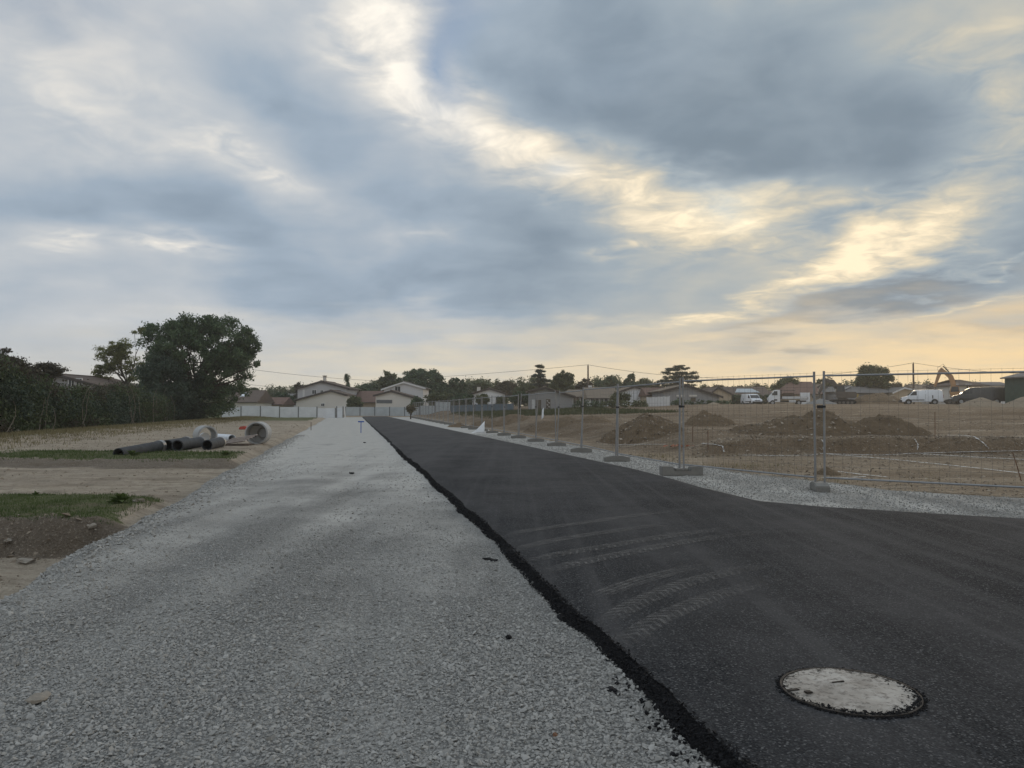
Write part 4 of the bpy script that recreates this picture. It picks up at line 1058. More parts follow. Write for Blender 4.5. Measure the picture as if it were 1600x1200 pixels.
# ================================================================== pipes and rings left of the track
def gz(px, py): return hit(px, py)
def pipe_thing(label, a, b, r, mat, collar=True, dip=0):
    """a, b: end points of the axis at ground contact"""
    a = Vector((a[0], a[1], h(a[0], a[1]) + r - .01 + dip)); b = Vector((b[0], b[1], h(b[0], b[1]) + r - .01))
    t = thing('drain_pipe', label, 'pipe', (a.x, a.y, a.z - r)); o = Vector((a.x, a.y, a.z - r))
    d = (b - a).normalized()
    MB().pipe(a - o, b - o, r, r * .86, 32).build('barrel', mat, t, True)
    if collar:
        MB().pipe(b - o - d * .16, b - o + d * .02, r * 1.14, r * 1.0 + .002, 32).build('socket', M['galv'] if mat is M['pipe_dark'] else mat, t, True)
    return t
def gp(px, Y): return (at(px, 640, Y).x, Y)
pipe_thing('dark pipe lying apart at the left with its mouth half buried', gp(186, 22.4), gp(252, 24.8), .17, M['pipe_dark'], dip=-.13)
pipe_thing('dark pipe half hidden behind the longer middle pipe', gp(262, 25.0), gp(292, 27.4), .18, M['pipe_dark'])
pipe_thing('long dark pipe in the middle, mouth towards the camera', gp(278, 24.7), gp(313, 27.6), .18, M['pipe_dark'])
pipe_thing('short dark pipe right of the middle pipe, round mouth showing', gp(324, 25.0), gp(345, 27.0), .17, M['pipe_dark'])
pipe_thing('pale plastic pipe behind the laths with dark open end', gp(363, 30.6), gp(340, 32.0), .16, M['pipe_white'], False)
def ring_thing(label, px, Y, yaw, ro, ri, ln, closed):
    x = at(px, 640, Y).x; zb = h(x, Y)
    t = thing('concrete_ring', label, 'concrete ring', (x, Y, zb - .02), yaw)
    MB().pipe((0, -ln / 2, ro), (0, ln / 2, ro), ro, ri, 48).build('shell', M['concrete_pale'], t, True)
    MB().pipe((0, -ln / 2 - .03, ro), (0, -ln / 2 + .0, ro), ro * .93, ri * 1.02, 48).build('lip', M['concrete_pale'], t, True)
    if closed:
        MB().pipe((0, ln / 2 - .09, ro), (0, ln / 2 - .01, ro), ri * .995, .01, 40).build('end_wall', M['concrete_pale'], t, True)
        MB().pipe((.13, ln / 2 - .2, ro), (.13, ln / 2 - .07, ro), .21, .17, 32).build('pipe_socket', M['concrete'], t, True)
        MB().box((-.22, ln / 2 - .13, ro - .12), (.16, .06, .06)).build('step_iron', M['pipe_dark'], t, bevel=.01)
        MB().box((0, -ln / 2 - .02, ro * 2 - .13), (.22, .03, .025)).build('lifting_slot', M['plastic'], t)
    else:
        MB().tube([(.05, ln / 2 - .16, ro - .06), (.05, ln / 2 + .05, ro - .06)], .16, 24).build('plug', M['white_sheet'], t, True)
    return t
ring_thing('open concrete manhole ring behind the dark pipes', 321, 28.6, R(42), .37, .305, .5, False)
ring_thing('concrete inspection chamber with round outlet, standing beside the track', 404, 29.4, R(4), .43, .375, .62, True)
# laths and boards between them
M['lath'] = simple('pale_laths', (.62, .56, .52), .8, .2, 9)
c0 = (at(343, 640, 28.0).x, 28.0, h(at(343, 640, 28.0).x, 28.0) + .01); t = thing('lath_bundle', 'loose bundle of thin pale laths lying between pipes and chamber', 'laths', c0)
for k in range(10):
    MB().box((.50 + .02 * k, -.05 + .085 * k, .11 + .022 * k), (1.0, .05, .028), R(-6 + random.uniform(-5, 5)), R(-8)).build('lath', M['lath'] if k % 2 else M['wood_dark'], t, bevel=.003)
for k in range(3):
    MB().box((.5, .05 + .3 * k, .03), (1.1, .12, .03), R(3 + random.uniform(-5, 5))).build('board', M['wood_dark'], t, bevel=.004)
p = hit(381, 671); t = MB().prism([(-.3, 0), (-.22, .18), (.1, .22), (.3, .1), (.34, 0)], 'y', -.15, .15).build('red_tarp', M['red'], None, True, .03); t.location = p
tag(t, 'small crumpled red tarpaulin on the rough ground behind the chamber', 'tarpaulin')
# ================================================================== trees and hedges
def leaf_quads(P, out, size, rnd=.8, asp=.6):
    n = len(P); nr = out + rng.normal(0, rnd, (n, 3)); nr /= np.linalg.norm(nr, axis=1)[:, None] + 1e-9
    t = np.cross(nr, rng.normal(0, 1, (n, 3))); t /= np.linalg.norm(t, axis=1)[:, None] + 1e-9
    w = np.cross(nr, t); a = t * size[:, None]; b = w * size[:, None] * asp
    V = np.stack([P - a, P + b * .9 + a * .1, P + a, P - b * .9 + a * .1], 1).reshape(-1, 3)
    return V, np.arange(4 * n).reshape(n, 4)
def clump_leaves(C, rad, per, size, squash=1.0, shell=.35):
    n = len(C) * per; idx = np.repeat(np.arange(len(C)), per)
    d = rng.normal(0, 1, (n, 3)); d /= np.linalg.norm(d, axis=1)[:, None]
    r = (shell + (1 - shell) * rng.uniform(0, 1, n) ** .6)[:, None] * rad[idx][:, None] * (1 + .25 * rng.normal(0, 1, (n, 1)))
    P = C[idx] + d * r * np.array([1, 1, squash])
    return leaf_quads(P, d * .8, size * rng.uniform(.6, 1.35, n))
def ell_clumps(ells, n, shell=.5):
    w = np.array([q[6] for q in ells], float); w /= w.sum(); k = rng.choice(len(ells), n, p=w); E = np.array([q[:6] for q in ells])[k]
    d = rng.normal(0, 1, (n, 3)); d /= np.linalg.norm(d, axis=1)[:, None]
    r = (shell + (1 - shell) * rng.uniform(0, 1, n) ** .7)[:, None]
    return E[:, :3] + d * E[:, 3:] * r
def branch(a, b, r0, r1, bend=.15, n=5):
    a, b = Vector(a), Vector(b); L = (b - a).length; pts = []; rs = []
    off = Vector((random.uniform(-1, 1), random.uniform(-1, 1), random.uniform(-.2, .6))) * L * bend
    for i in range(n + 1):
        f = i / n; pts.append(a.lerp(b, f) + off * math.sin(math.pi * f) + Vector((random.uniform(-1, 1), random.uniform(-1, 1), 0)) * L * .02 * (0 < i < n)); rs.append(r0 + (r1 - r0) * f)
    return pts, rs
def tree(name, label, base, top, ells, nclump, crad, per, leaf, mat, trunk_r=.2, fork=.35, limbs=12, squash=.8, shell=.5, group=None, bark='bark', cat='tree', lean=0):
    """tapered trunk with limbs that run to leaf clumps; crown as leaf-sized faces"""
    t = thing(name, label, cat, base, 0, group)
    C = ell_clumps(ells, nclump, shell) if not isinstance(ells, np.ndarray) else ells
    if top: C = C[C[:, 2] < top]
    b = MB(); zc = C[:, 2].max() * fork; cxy = C[:, :2].mean(0)
    tp = Vector((cxy[0] * .3 + lean, cxy[1] * .3, zc))
    pts, rs = branch((0, 0, -.3), tp, trunk_r, trunk_r * .72, .03); b.tube(pts, rs, 9, False)
    sel = rng.choice(len(C), min(limbs, len(C)), replace=False)
    for k in sel:
        e_ = Vector(C[k]); st = tp.lerp(Vector((0, 0, zc * .6)), random.uniform(0, .6))
        pts, rs = branch(st, e_, trunk_r * random.uniform(.3, .5), trunk_r * .06, .16, 6); b.tube(pts, rs, 6, False)
        for _ in range(2):
            q = Vector(C[rng.integers(len(C))])
            if (q - e_).length < (C[:, 2].max()) * .35:
                m = pts[4]; pp, rr = branch(m, q, trunk_r * .14, trunk_r * .04, .12, 4); b.tube(pp, rr, 5, False)
    b.build('trunk', M[bark], t, True)
    rad = crad * rng.uniform(.6, 1.35, len(C))
    V, Fq = clump_leaves(C, rad, per, leaf, squash)
    link_obj('crown', np_mesh('crown', V, Fq, M[mat] if isinstance(mat, str) else mat), t)
    return t
def base_at(px, Y):
    x = at(px, 640, Y).x; return (x, Y, h(x, Y))

# --- the large oak group at the left
bx, by, bz = base_at(303, 78); u1 = 78 / 1200
def E(px, py, rx, ry, w, dy=0, ryd=None):
    return ((px - 303) * u1, dy, at(0, py, 78).z - bz, rx * u1, (ryd or rx) * u1, ry * u1, w)
oak = [E(300, 545, 66, 46, 5), E(345, 540, 52, 45, 4), E(378, 555, 28, 34, 2.4), E(262, 535, 42, 34, 3), E(352, 590, 42, 38, 3), E(330, 625, 40, 26, 1.6), E(258, 580, 40, 36, 2.4), E(310, 510, 50, 16, 2)]
tree('oak_tree', 'tall dark spreading oak tree rising above the hedgerow', (bx, by, bz), None, oak, 400, .60, 150, .12, 'l_oak', .42, .30, 34, .85, .45)
iv = thing('ivy_column', 'dense dark ivy thicket wrapped round the oak trunk', 'ivy', (bx, by - .6, bz))
C = np.stack([rng.normal(0, .9, 90), rng.normal(0, .5, 90), rng.uniform(0.1, 4.6, 90)], 1); V, Fq = clump_leaves(C, rng.uniform(.4, .7, 90), 120, .10); link_obj('leaves', np_mesh('leaves', V, Fq, M['l_ivy']), iv)
b2 = base_at(258, 74); u2 = 74 / 1200
def E2(px, py, rx, ry, w, Y=74, pc=258, bb=b2): return ((px - pc) * Y / 1200, 0, at(0, py, Y).z - bb[2], rx * Y / 1200, rx * Y / 1200 * .8, ry * Y / 1200, w)
tree('ivy_tree', 'blue-green ivy-clad tree standing in front of the oak', b2, None, [E2(256, 600, 36, 38, 3), E2(240, 585, 24, 28, 1.5), E2(275, 625, 26, 30, 2), E2(235, 625, 24, 28, 1.4)], 120, .62, 150, .11, 'l_ivy', .25, .4, 8, .9, .5)
b3 = base_at(196, 83)
tree('acacia_tree', 'feathery yellow-green tree leaning out left of the oak', b3, None, [E2(172, 560, 27, 20, 2.4, 83, 196, b3), E2(190, 545, 26, 15, 1.6, 83, 196, b3), E2(160, 580, 16, 12, 1, 83, 196, b3), E2(205, 575, 22, 22, 1.4, 83, 196, b3), E2(190, 605, 22, 14, .8, 83, 196, b3), E2(222, 520, 14, 8, .4, 83, 196, b3)], 125, .5, 125, .085, 'l_acacia', .16, .45, 22, .55, .3, lean=.4)
# --- trees behind the hedge at the left edge
for (px, Y, ells, lb) in [(8, 50, [(10, 568, 28, 14, 2), (-6, 560, 26, 16, 2), (30, 574, 16, 7, 1)], 'bronze-leaved tree behind the hedge, cut by the left edge'),
                          (68, 54, [(66, 580, 26, 12, 2), (84, 577, 14, 9, 1), (48, 582, 16, 8, 1)], 'low bronze-leaved tree behind the hedge beside the house roof')]:
    bb = base_at(px, Y)
    tree('plum_tree', lb, bb, None, [E2(a, b, rx, ry, w, Y, px, bb) for (a, b, rx, ry, w) in ells], 60, .40, 85, .075, 'l_brown', .14, .7, 14, .6, .35)

# --- hedgerow along the left boundary
hg = thing('hedgerow', 'long overgrown hedgerow of brambles and shrubs along the left boundary', 'hedge', (-28.5, 52, 0))
ys = rng.uniform(27, 84, 1300); hx = -25.7 - .18 * (ys - 40)
hh_ = 2.75 + 1.9 * fbm(ys * .22, ys * 0, 101, 4) + .9 * smooth(50, 36, ys) - .2 * smooth(60, 80, ys)
f = rng.uniform(0, 1, len(ys)) ** .8
C = np.stack([hx - .9 - rng.uniform(0, 1.6, len(ys)) * .8 + .9 * (1 - f) * rng.uniform(.2, 1, len(ys)), ys, f * hh_ * .92 + .1], 1)
C[:, 2] += H(hx, ys); C -= np.array([-28.5, 52, 0]); kind = fbm(ys * .12, f * 2.0, 104, 3) + rng.normal(0, .10, len(ys)) 
for nm, mt, sel in (('foliage', 'l_hedge', np.abs(kind) <= .14), ('foliage', 'l_ivy', kind > .14), ('foliage', 'l_brown', kind < -.14)):
    if sel.sum(): V, Fq = clump_leaves(C[sel], rng.uniform(.45, .85, sel.sum()), 150, .085, .95); link_obj(nm, np_mesh(nm, V, Fq, M[mt]), hg)
for k in range(22):
    yq = random.uniform(30, 80); xq = -25.7 - .18 * (yq - 40) + random.uniform(-.5, .15); zq = h(xq, yq)
    pts, rs = branch((xq + 28.5, yq - 52, zq - .1), (xq + 28.5 + random.uniform(-.5, .6), yq - 52 + random.uniform(-.8, .8), zq + random.uniform(1.4, 3.6)), .028, .010, .14, 6)
    MB().tube(pts, rs, 5, False).build('stem', M['stem'], hg, True)

# --- distant trees
def far_tree(name, label, px0, px1, ytop, Y, mat, kind='round', dens=1.0, low=.22, group='trees among the far houses'):
    pc = (px0 + px1) / 2; bb = base_at(pc, Y); k = Y / 1200; hw = (px1 - px0) / 2 * k; top = at(0, ytop, Y).z - bb[2]
    if kind == 'round':
        z0 = top * low; ells = [(0, 0, (top + z0) / 2, hw * .82, hw * .8, (top - z0) / 2 * .9, 3), (-hw * .42, 0, (top * .46 + z0 * .54), hw * .55, hw * .6, (top - z0) * .33, 1.3), (hw * .42, 0, top * .52 + z0 * .48, hw * .55, hw * .6, (top - z0) * .33, 1.3), (random.uniform(-.3, .3) * hw, 0, top * .78, hw * .5, hw * .5, top * .17, 1)]
        n = int(max(40, hw * top * 7.0) * dens); n = min(n, 230)
        return tree(name, label, bb, None, ells, n, max(.35, hw * .16), 70, max(.09, .04 + .0009 * Y), mat, max(.1, top * .024), .4, 8, .85, .45, group)
    if kind == 'dome':                                           # stone pine: dense dome on a bare trunk
        z0 = top * .42; ells = [(0, 0, z0 + (top - z0) * .30, hw * .93, hw * .85, (top - z0) * .66, 4), (hw * .15, 0, z0 + (top - z0) * .1, hw * .9, hw * .8, (top - z0) * .25, 1.5)]
        return tree(name, label, bb, None, ells, int(330 * dens), max(.5, hw * .13), 110, .17, mat, top * .035, .5, 12, .7, .62, group)
    if kind == 'cypress':
        n = 60; z = rng.uniform(.04, .97, n); r = hw * .62 * np.sin(np.pi * (z * .82 + .16)) ** .7; a = rng.uniform(0, 6.28, n)
        C = np.stack([np.cos(a) * r * .6 + np.where(z > .85, np.where(rng.uniform(0, 1, n) > .5, .22, -.2) * hw, 0), np.sin(a) * r * .6, z * top], 1)
        return tree(name, label, bb, None, C, n, hw * .34, 80, .13, mat, .12, .5, 4, 1.6, .5, group)
    if kind == 'cedar':                                          # flat layered plates
        C = []
        nl = 6
        for i in range(nl):
            f = i / (nl - 1); z = top * (.42 + .56 * f); rr = hw * (1.0 - .72 * f ** 1.4) * random.uniform(.85, 1.1)
            for _ in range(int(10 + 14 * (1 - f))):
                a = random.uniform(0, 6.28); q = rr * random.uniform(.15, 1); C.append((math.cos(a) * q, math.sin(a) * q * .9, z + random.uniform(-.05, .05) * top * .5 - q * .05))
        return tree(name, label, bb, None, np.array(C), len(C), max(.4, hw * .19), 110, .13, mat, top * .03, .85, 22, .42, .3, group)
    if kind == 'umbrella':                                       # spreading cedar with a broad top
        C = []
        for i, (f, rr) in enumerate([(.50, .80), (.60, 1.0), (.70, .95), (.80, .85), (.90, .62), (.97, .34)]):
            for _ in range(int(26 * rr)):
                a = random.uniform(0, 6.28); q = hw * rr * math.sqrt(random.uniform(.08, 1)); C.append((math.cos(a) * q, math.sin(a) * q * .9, top * f + random.uniform(-.025, .025) * top))
        return tree(name, label, bb, None, np.array(C), len(C), max(.45, hw * .16), 110, .14, mat, top * .035, .6, 26, .32, .3, group)
FT = [
    ('stone_pine', 'huge dark dome-shaped stone pine behind the white gabled house', 618, 702, 575, 150, 'l_pine', 'dome', 1.3),
    ('poplar_tree', 'light airy tree at the left of the dome-shaped pine', 588, 630, 578, 158, 'l_far', 'round', 1.0),
    ('cypress_tree', 'narrow dark cypress with twin tips beside the two-storey house', 534, 551, 584, 140, 'l_pine', 'cypress', 1),
    ('bare_tree', 'small sparse tree left of the two-storey house', 456, 482, 593, 150, 'l_brown', 'round', .35),
    ('dark_tree', 'low dark tree between cypress and light airy tree', 552, 600, 598, 160, 'l_pine', 'round', 1.0),
    ('dark_tree', 'dark round tree right of the dome-shaped pine', 696, 730, 589, 150, 'l_pine', 'round', 1.1),
    ('broad_tree', 'broad green tree behind the pale blue gable', 728, 775, 594, 165, 'l_far', 'round', 1.1),
    ('broad_tree', 'brownish tree between pale blue gable and layered cedar', 770, 808, 592, 160, 'l_farwarm', 'round', 1.0),
    ('broad_tree', 'dark low tree at the left foot of the layered cedar', 800, 838, 598, 145, 'l_far', 'round', 1.1),
    ('cedar_tree', 'layered cedar left of the round tree and utility pole', 826, 862, 571, 150, 'l_cedar', 'cedar', 1),
    ('round_tree', 'dense round green tree between layered cedar and utility pole', 860, 899, 577, 140, 'l_far', 'round', 1.6),
    ('plum_tree', 'small reddish tree right behind the utility pole', 898, 926, 590, 150, 'l_brown', 'round', 1.0),
    ('small_tree', 'small dark tree just right of the reddish one', 925, 945, 592, 160, 'l_pine', 'round', 1.0),
    ('pine_tree', 'left bushy pine of the clump behind the white gable', 938, 972, 585, 165, 'l_pine', 'round', 1.2),
    ('pine_tree', 'pointed pine rising highest from the clump behind the white gable', 974, 996, 581, 168, 'l_pine', 'round', 1.0),
    ('pine_tree', 'right bushy pine of the clump behind the white gable', 990, 1020, 590, 165, 'l_far', 'round', 1.2),
    ('cedar_tree', 'broad flat-topped cedar standing alone against the yellow sky', 1031, 1094, 571, 150, 'l_cedar', 'umbrella', 1),
    ('small_tree', 'low tree at the left foot of the flat-topped cedar', 1016, 1044, 594, 160, 'l_farwarm', 'round', .9),
    ('far_tree', 'low tree right of the flat-topped cedar', 1092, 1112, 601, 175, 'l_farwarm', 'round', .8),
    ('far_tree', 'low bush-like tree above the pale gabled house', 1110, 1140, 600, 180, 'l_farwarm', 'round', .8),
    ('far_tree', 'thin low treetops above the long pale roof, left', 1136, 1166, 601, 185, 'l_farwarm', 'round', .6),
    ('far_tree', 'thin low treetops above the long pale roof, right', 1170, 1202, 600, 185, 'l_farwarm', 'round', .6),
    ('broad_tree', 'wide dark tree behind the tipper truck and red roof', 1204, 1258, 588, 140, 'l_far', 'round', 1.2),
    ('broad_tree', 'dark tree behind the raised arm of the dark digger', 1268, 1304, 588, 150, 'l_far', 'round', 1.0),
    ('far_tree', 'low tree right of the dark digger', 1300, 1326, 597, 165, 'l_farwarm', 'round', .8),
    ('broad_tree', 'big round tree standing alone left of the right-hand utility pole', 1336, 1396, 568, 130, 'l_far', 'round', 1.5),
    ('far_tree', 'low tree right of the big round tree', 1392, 1412, 596, 150, 'l_farwarm', 'round', .8),
    ('far_tree', 'low shrubby treetops behind the white van', 1412, 1442, 598, 165, 'l_farwarm', 'round', .8),
    ('far_tree', 'low treetops between white van and orange digger', 1440, 1470, 597, 165, 'l_farwarm', 'round', .8),
    ('far_tree', 'small round treetop left of the green shed', 1519, 1531, 593, 160, 'l_far', 'round', .7),
    ('far_tree', 'bushy treetop close left of the green shed', 1538, 1562, 596, 160, 'l_farwarm', 'round', .7),
    ('far_tree', 'green treetop behind the house with the skylight', 372, 412, 604, 150, 'l_far', 'round', .9),
    ('far_tree', 'dark round bush left of the two-storey house', 424, 464, 612, 136, 'l_pine', 'round', 1.2),
    ('shrub', 'round shrub between the two-storey house and the red roof', 541, 566, 619, 118, 'l_far', 'round', 1.2),
    ('shrub', 'dark shrub at the right corner of the white gabled house', 641, 664, 619, 118, 'l_pine', 'round', 1.1),
    ('shrub', 'wide dark shrub right of the white gabled house', 662, 712, 612, 124, 'l_far', 'round', 1.2),
    ('shrub', 'dark shrub before the pale blue gable, left', 706, 744, 613, 122, 'l_pine', 'round', 1.2),
    ('shrub', 'rounded shrub against the pale blue gable', 744, 764, 616, 116, 'l_far', 'round', 1.1),
    ('shrub', 'shrub at the right corner of the pale blue gable', 776, 792, 621, 116, 'l_far', 'round', 1.1),
    ('shrub', 'dark bush left of the grey house with patterned door', 792, 830, 612, 110, 'l_pine', 'round', 1.3),
    ('shrub', 'olive bush before the white gabled barn', 956, 984, 614, 106, 'l_far', 'round', 1.1),
    ('shrub', 'pale straggly shrub behind the far end of the mesh fence', 632, 652, 633, 92, 'l_farwarm', 'round', .25),
]
for row in FT: far_tree(*row)
# clipped hedges
def clipped(label, px0, px1, yt, Y, mat, dep=1.2):
    xa, xb = at(px0, 640, Y).x, at(px1, 640, Y).x; zb = h((xa + xb) / 2, Y); zt = at(0, yt, Y).z
    t = thing('clipped_hedge', label, 'hedge', ((xa + xb) / 2, Y, zb)); w = xb - xa; hgt = zt - zb
    n = int(w * hgt * 14); C = np.stack([rng.uniform(-w / 2, w / 2, n), rng.uniform(0, dep, n), rng.uniform(0, 1, n) ** .8 * (hgt - .2)], 1)
    V, Fq = clump_leaves(C, rng.uniform(.2, .4, n), 26, .11); link_obj('foliage', np_mesh('foliage', V, Fq, M[mat]), t)
    b = MB()
    for k in range(max(2, int(w / 2))): xx = -w / 2 + (k + .5) * w / max(2, int(w / 2)); b.tube([(xx, dep / 2, -.2), (xx + .1, dep / 2, hgt * .7)], .05, 5, False)
    o = b.build('stems', M['bark'], t); o['kind'] = 'stuff'
clipped('low clipped dark hedge below the wide grey house', 1052, 1144, 625, 92, 'l_pine')
clipped('taller clipped dark hedge behind the small white van', 1142, 1206, 616, 128, 'l_pine')
clipped('low grey-green hedge in front of the white gabled barn', 940, 1012, 625, 90, 'l_far')
clipped('dark green hedge between grey house and gateway', 896, 942, 626, 96, 'l_pine')

# low wood far behind the roofs: one mass of foliage
P_ = []
for (p0, p1, yt, Y, dn) in ((545, 760, 600, 190, 1), (700, 1030, 598, 200, 1), (1000, 1240, 605, 230, .8), (1230, 1640, 603, 230, .8), (330, 480, 610, 200, .8), (-60, 340, 606, 150, 1)):
    n = int((p1 - p0) * 2.2 * dn); px = rng.uniform(p0, p1, n); top = (at(0, yt, Y).z) * (1 + .55 * fbm(px * .06, px * 0, 121, 4)); f = rng.uniform(0, 1, n) ** .7
    P_.append(np.stack([(px - 800) / 1200 * Y, Y + rng.uniform(0, 8, n), .3 + f * (top - .3)], 1))
C = np.concatenate(P_); V, Fq = clump_leaves(C, rng.uniform(.7, 1.5, len(C)), 60, .26)
tag(link_obj('far_woodland', np_mesh('far_woodland', V, Fq, M['l_far'])), 'low band of distant woodland behind the roofs', 'woodland', kind='stuff')
# ================================================================== houses
def add_window(t, x, z, w, hgt, yf, glass='glass', shut=None, sill=True, frame=True):
    """window in a wall whose front face lies at local y = yf (facing the camera)"""
    g = MB().box((x, yf - .015, z), (w, .05, hgt)).build('window', M[glass], t)
    if frame:
        b = MB()
        for sx in (-1, 1): b.box((x + sx * (w / 2 + .02), yf - .03, z), (.08, .08, hgt + .12))
        for sz in (-1, 1): b.box((x, yf - .032, z + sz * (hgt / 2 + .02)), (w - .05, .08, .08))
        b.box((x, yf - .034, z), (.05, .07, hgt - .06)); b.build('frame', M['trim'], g)
    if sill: MB().box((x, yf - .07, z - hgt / 2 - .10), (w + .3, .18, .08)).build('sill', M['concrete_pale'], g)
    if shut:
        for sx in shut: MB().box((x + sx * (w / 2 + .06 + w * .27), yf - .05, z), (w * .5, .05, hgt + .08)).build('shutter', M['shutter'], g)
    return g
def slab(p, q, y0, y1, th):
    """roof slab between (x,z) points p and q, from y0 to y1"""
    (x0, z0), (x1, z1) = p, q; L = math.hypot(x1 - x0, z1 - z0); nx, nz = -(z1 - z0) / L, (x1 - x0) / L
    if nz < 0: nx, nz = -nx, -nz
    return MB().prism([(x0, z0), (x1, z1), (x1 + nx * th, z1 + nz * th), (x0 + nx * th, z0 + nz * th)], 'y', y0, y1)
def gable_part(t, org, pl, pr_, pe, Y, D, wall, roof, ov=.35, fascia=None, zb=None, prefix=''):
    """gable front given by image points of left eave, ridge, right eave at distance Y, depth D"""
    ox, oy, oz = org
    A_, B_, C_ = [at(p[0], p[1], Y) for p in (pl, pr_, pe)]
    a, b, c = [(q.x - ox, q.z - oz) for q in (A_, B_, C_)]
    y0 = Y - oy; zb = -.8 if zb is None else zb
    MB().prism([(a[0], zb), (c[0], zb), (c[0], c[1] - .03), (b[0], b[1] - .03), (a[0], a[1] - .03)], 'y', y0, y0 + D).build('wall', M[wall], t)
    for (e, sgn) in ((a, -1), (c, 1)):
        dx_, dz_ = e[0] - b[0], e[1] - b[1]; L = math.hypot(dx_, dz_); f = (L + ov) / L
        end = (b[0] + dx_ * f, b[1] + dz_ * f)
        r = slab(b, end, y0 - .25, y0 + D + .25, .14).build('roof', M[roof], t)
        nz_ = abs(dx_) / L
        s2 = MB().prism([(b[0] + sgn * .0, b[1] - .16), (end[0], end[1] - .16), (end[0], end[1] + .10), (b[0], b[1] + .10)], 'y', y0 - .32, y0 - .255)
        s2.build('fascia', M[fascia or 'dark_trim'], r)
    MB().box((b[0], y0 + D / 2, b[1] + .15), (.28, D + .52, .1)).build('ridge', M[roof], t)
    return a, b, c, y0
def eave_part(t, org, px0, px1, ye, yr, Y, D, wall, roof, ov=.4, hip0=0, hip1=0, zb=None, ridge_shift=0):
    """house whose roof slope faces the camera: eave at image height ye, ridge at yr"""
    ox, oy, oz = org; zb = -.8 if zb is None else zb
    x0, x1 = at(px0, ye, Y).x - ox, at(px1, ye, Y).x - ox; ze = at(0, ye, Y).z - oz; zr = at(0, yr, Y + D / 2).z - oz
    y0 = Y - oy
    MB().box(((x0 + x1) / 2, y0 + D / 2, (ze - .04 + zb) / 2), (x1 - x0, D, ze - .04 - zb)).build('wall', M[wall], t)
    ym = y0 + D / 2; e = ov; th = .13
    L0, L1 = x0 - e, x1 + e; r0, r1 = x0 - e + hip0, x1 + e - hip1
    V = [(L0, y0 - e, ze - .12), (L1, y0 - e, ze - .12), (L1, y0 + D + e, ze - .12), (L0, y0 + D + e, ze - .12), (r0, ym, zr), (r1, ym, zr)]
    V += [(x, y, z + th) for (x, y, z) in V]
    Fq = [(6, 7, 11, 10), (8, 9, 10, 11), (7, 8, 11), (9, 6, 10), (0, 3, 2, 1), (0, 1, 7, 6), (1, 2, 8, 7), (2, 3, 9, 8), (3, 0, 6, 9)]
    MB().add(V, [f for f in Fq]).build('roof', M[roof], t)
    MB().tube([(L0, y0 - e - .06, ze - .06), (L1, y0 - e - .06, ze - .06)], .06, 6).build('gutter', M['dark_trim'], t)
    if not hip0: MB().prism([(y0, ze - .1), (y0 + D, ze - .1), (ym, zr - .1)], 'x', x0 + .0, x0 + .2).build('gable_wall', M[wall], t)
    if not hip1: MB().prism([(y0, ze - .1), (y0 + D, ze - .1), (ym, zr - .1)], 'x', x1 - .2, x1 - .0).build('gable_wall', M[wall], t)
    return x0, x1, ze, zr, y0
def chimney(t, org, px, y0p, y1p, Y, w=.5, mat='w_cream'):
    p, q = at(px, y0p, Y), at(px, y1p, Y); c = Vector((p.x - org[0], Y - org[1], 0))
    o = MB().box((c.x, c.y, (p.z + q.z) / 2 - org[2]), (w, w, abs(p.z - q.z))).build('chimney', M[mat], t)
    MB().box((c.x, c.y, max(p.z, q.z) - org[2] + .06), (w + .16, w + .16, .12)).build('chimney_cap', M['dark_trim'], o)
def loc(t, org, px, py, Y):
    p = at(px, py, Y); return p.x - org[0], p.z - org[2]
def house(label, px, Y, cat='house', name='house'):
    b = base_at(px, Y); return thing(name, label, cat, b), b
# two-storey house, gable to the camera, with a lower gabled annex in front
t, o = house('two-storey pale house with lower gabled annex at the end of the track', 503, 126)
gable_part(t, o, (465, 607), (502, 596), (542, 606.5), 133, 10, 'w_grey', 't_brown', .5)
gable_part(t, o, (463, 625), (517, 610.5), (541, 617), 126, 6.5, 'w_cream', 't_brown', .3)
for px, py, w, hg, sh_ in ((491, 612.5, .7, .7, None), (503, 612.0, .5, .5, None)):
    x, z = loc(t, o, px, py, 133); add_window(t, x, z, w, hg, 133 - o[1], shut=sh_, sill=False)
x, z = loc(t, o, 474.5, 615, 133); MB().box((x, 133 - o[1] - .03, z), (.35, .06, 1.3)).build('light_strip', M['trim'], t)
x, z = loc(t, o, 504.5, 632.5, 126); add_window(t, x, z, .55, .42, 126 - o[1], sill=False)
chimney(t, o, 507.5, 588, 601, 137)
# low house with red tiled roof
t, o = house('low house with red tiled roof between shrub and white gables', 572, 138); eave_part(t, o, 556, 596, 628.5, 612, 138, 9, 'w_tan', 't_red')
# white two-storey gable with white fascia and front annex
t, o = house('white two-storey house with white fascia and lower front gable', 624, 122)
gable_part(t, o, (600, 607.5), (631, 597.3), (661, 605.8), 130, 9, 'w_pale', 't_grey', .5, 'trim')
gable_part(t, o, (587, 617.5), (611.5, 611), (645, 620.5), 122, 7, 'w_cream', 't_brown', .4)
x, z = loc(t, o, 621.5, 608, 130); add_window(t, x, z, .9, .9, 130 - o[1])
x, z = loc(t, o, 600.5, 627.5, 122); MB().box((x, 122 - o[1] - .01, z), (2.5, .06, .55)).build('awning_opening', M['post_dark'], t)
x, z = loc(t, o, 651, 621, 130); add_window(t, x, z, .6, .6, 130 - o[1], sill=False)
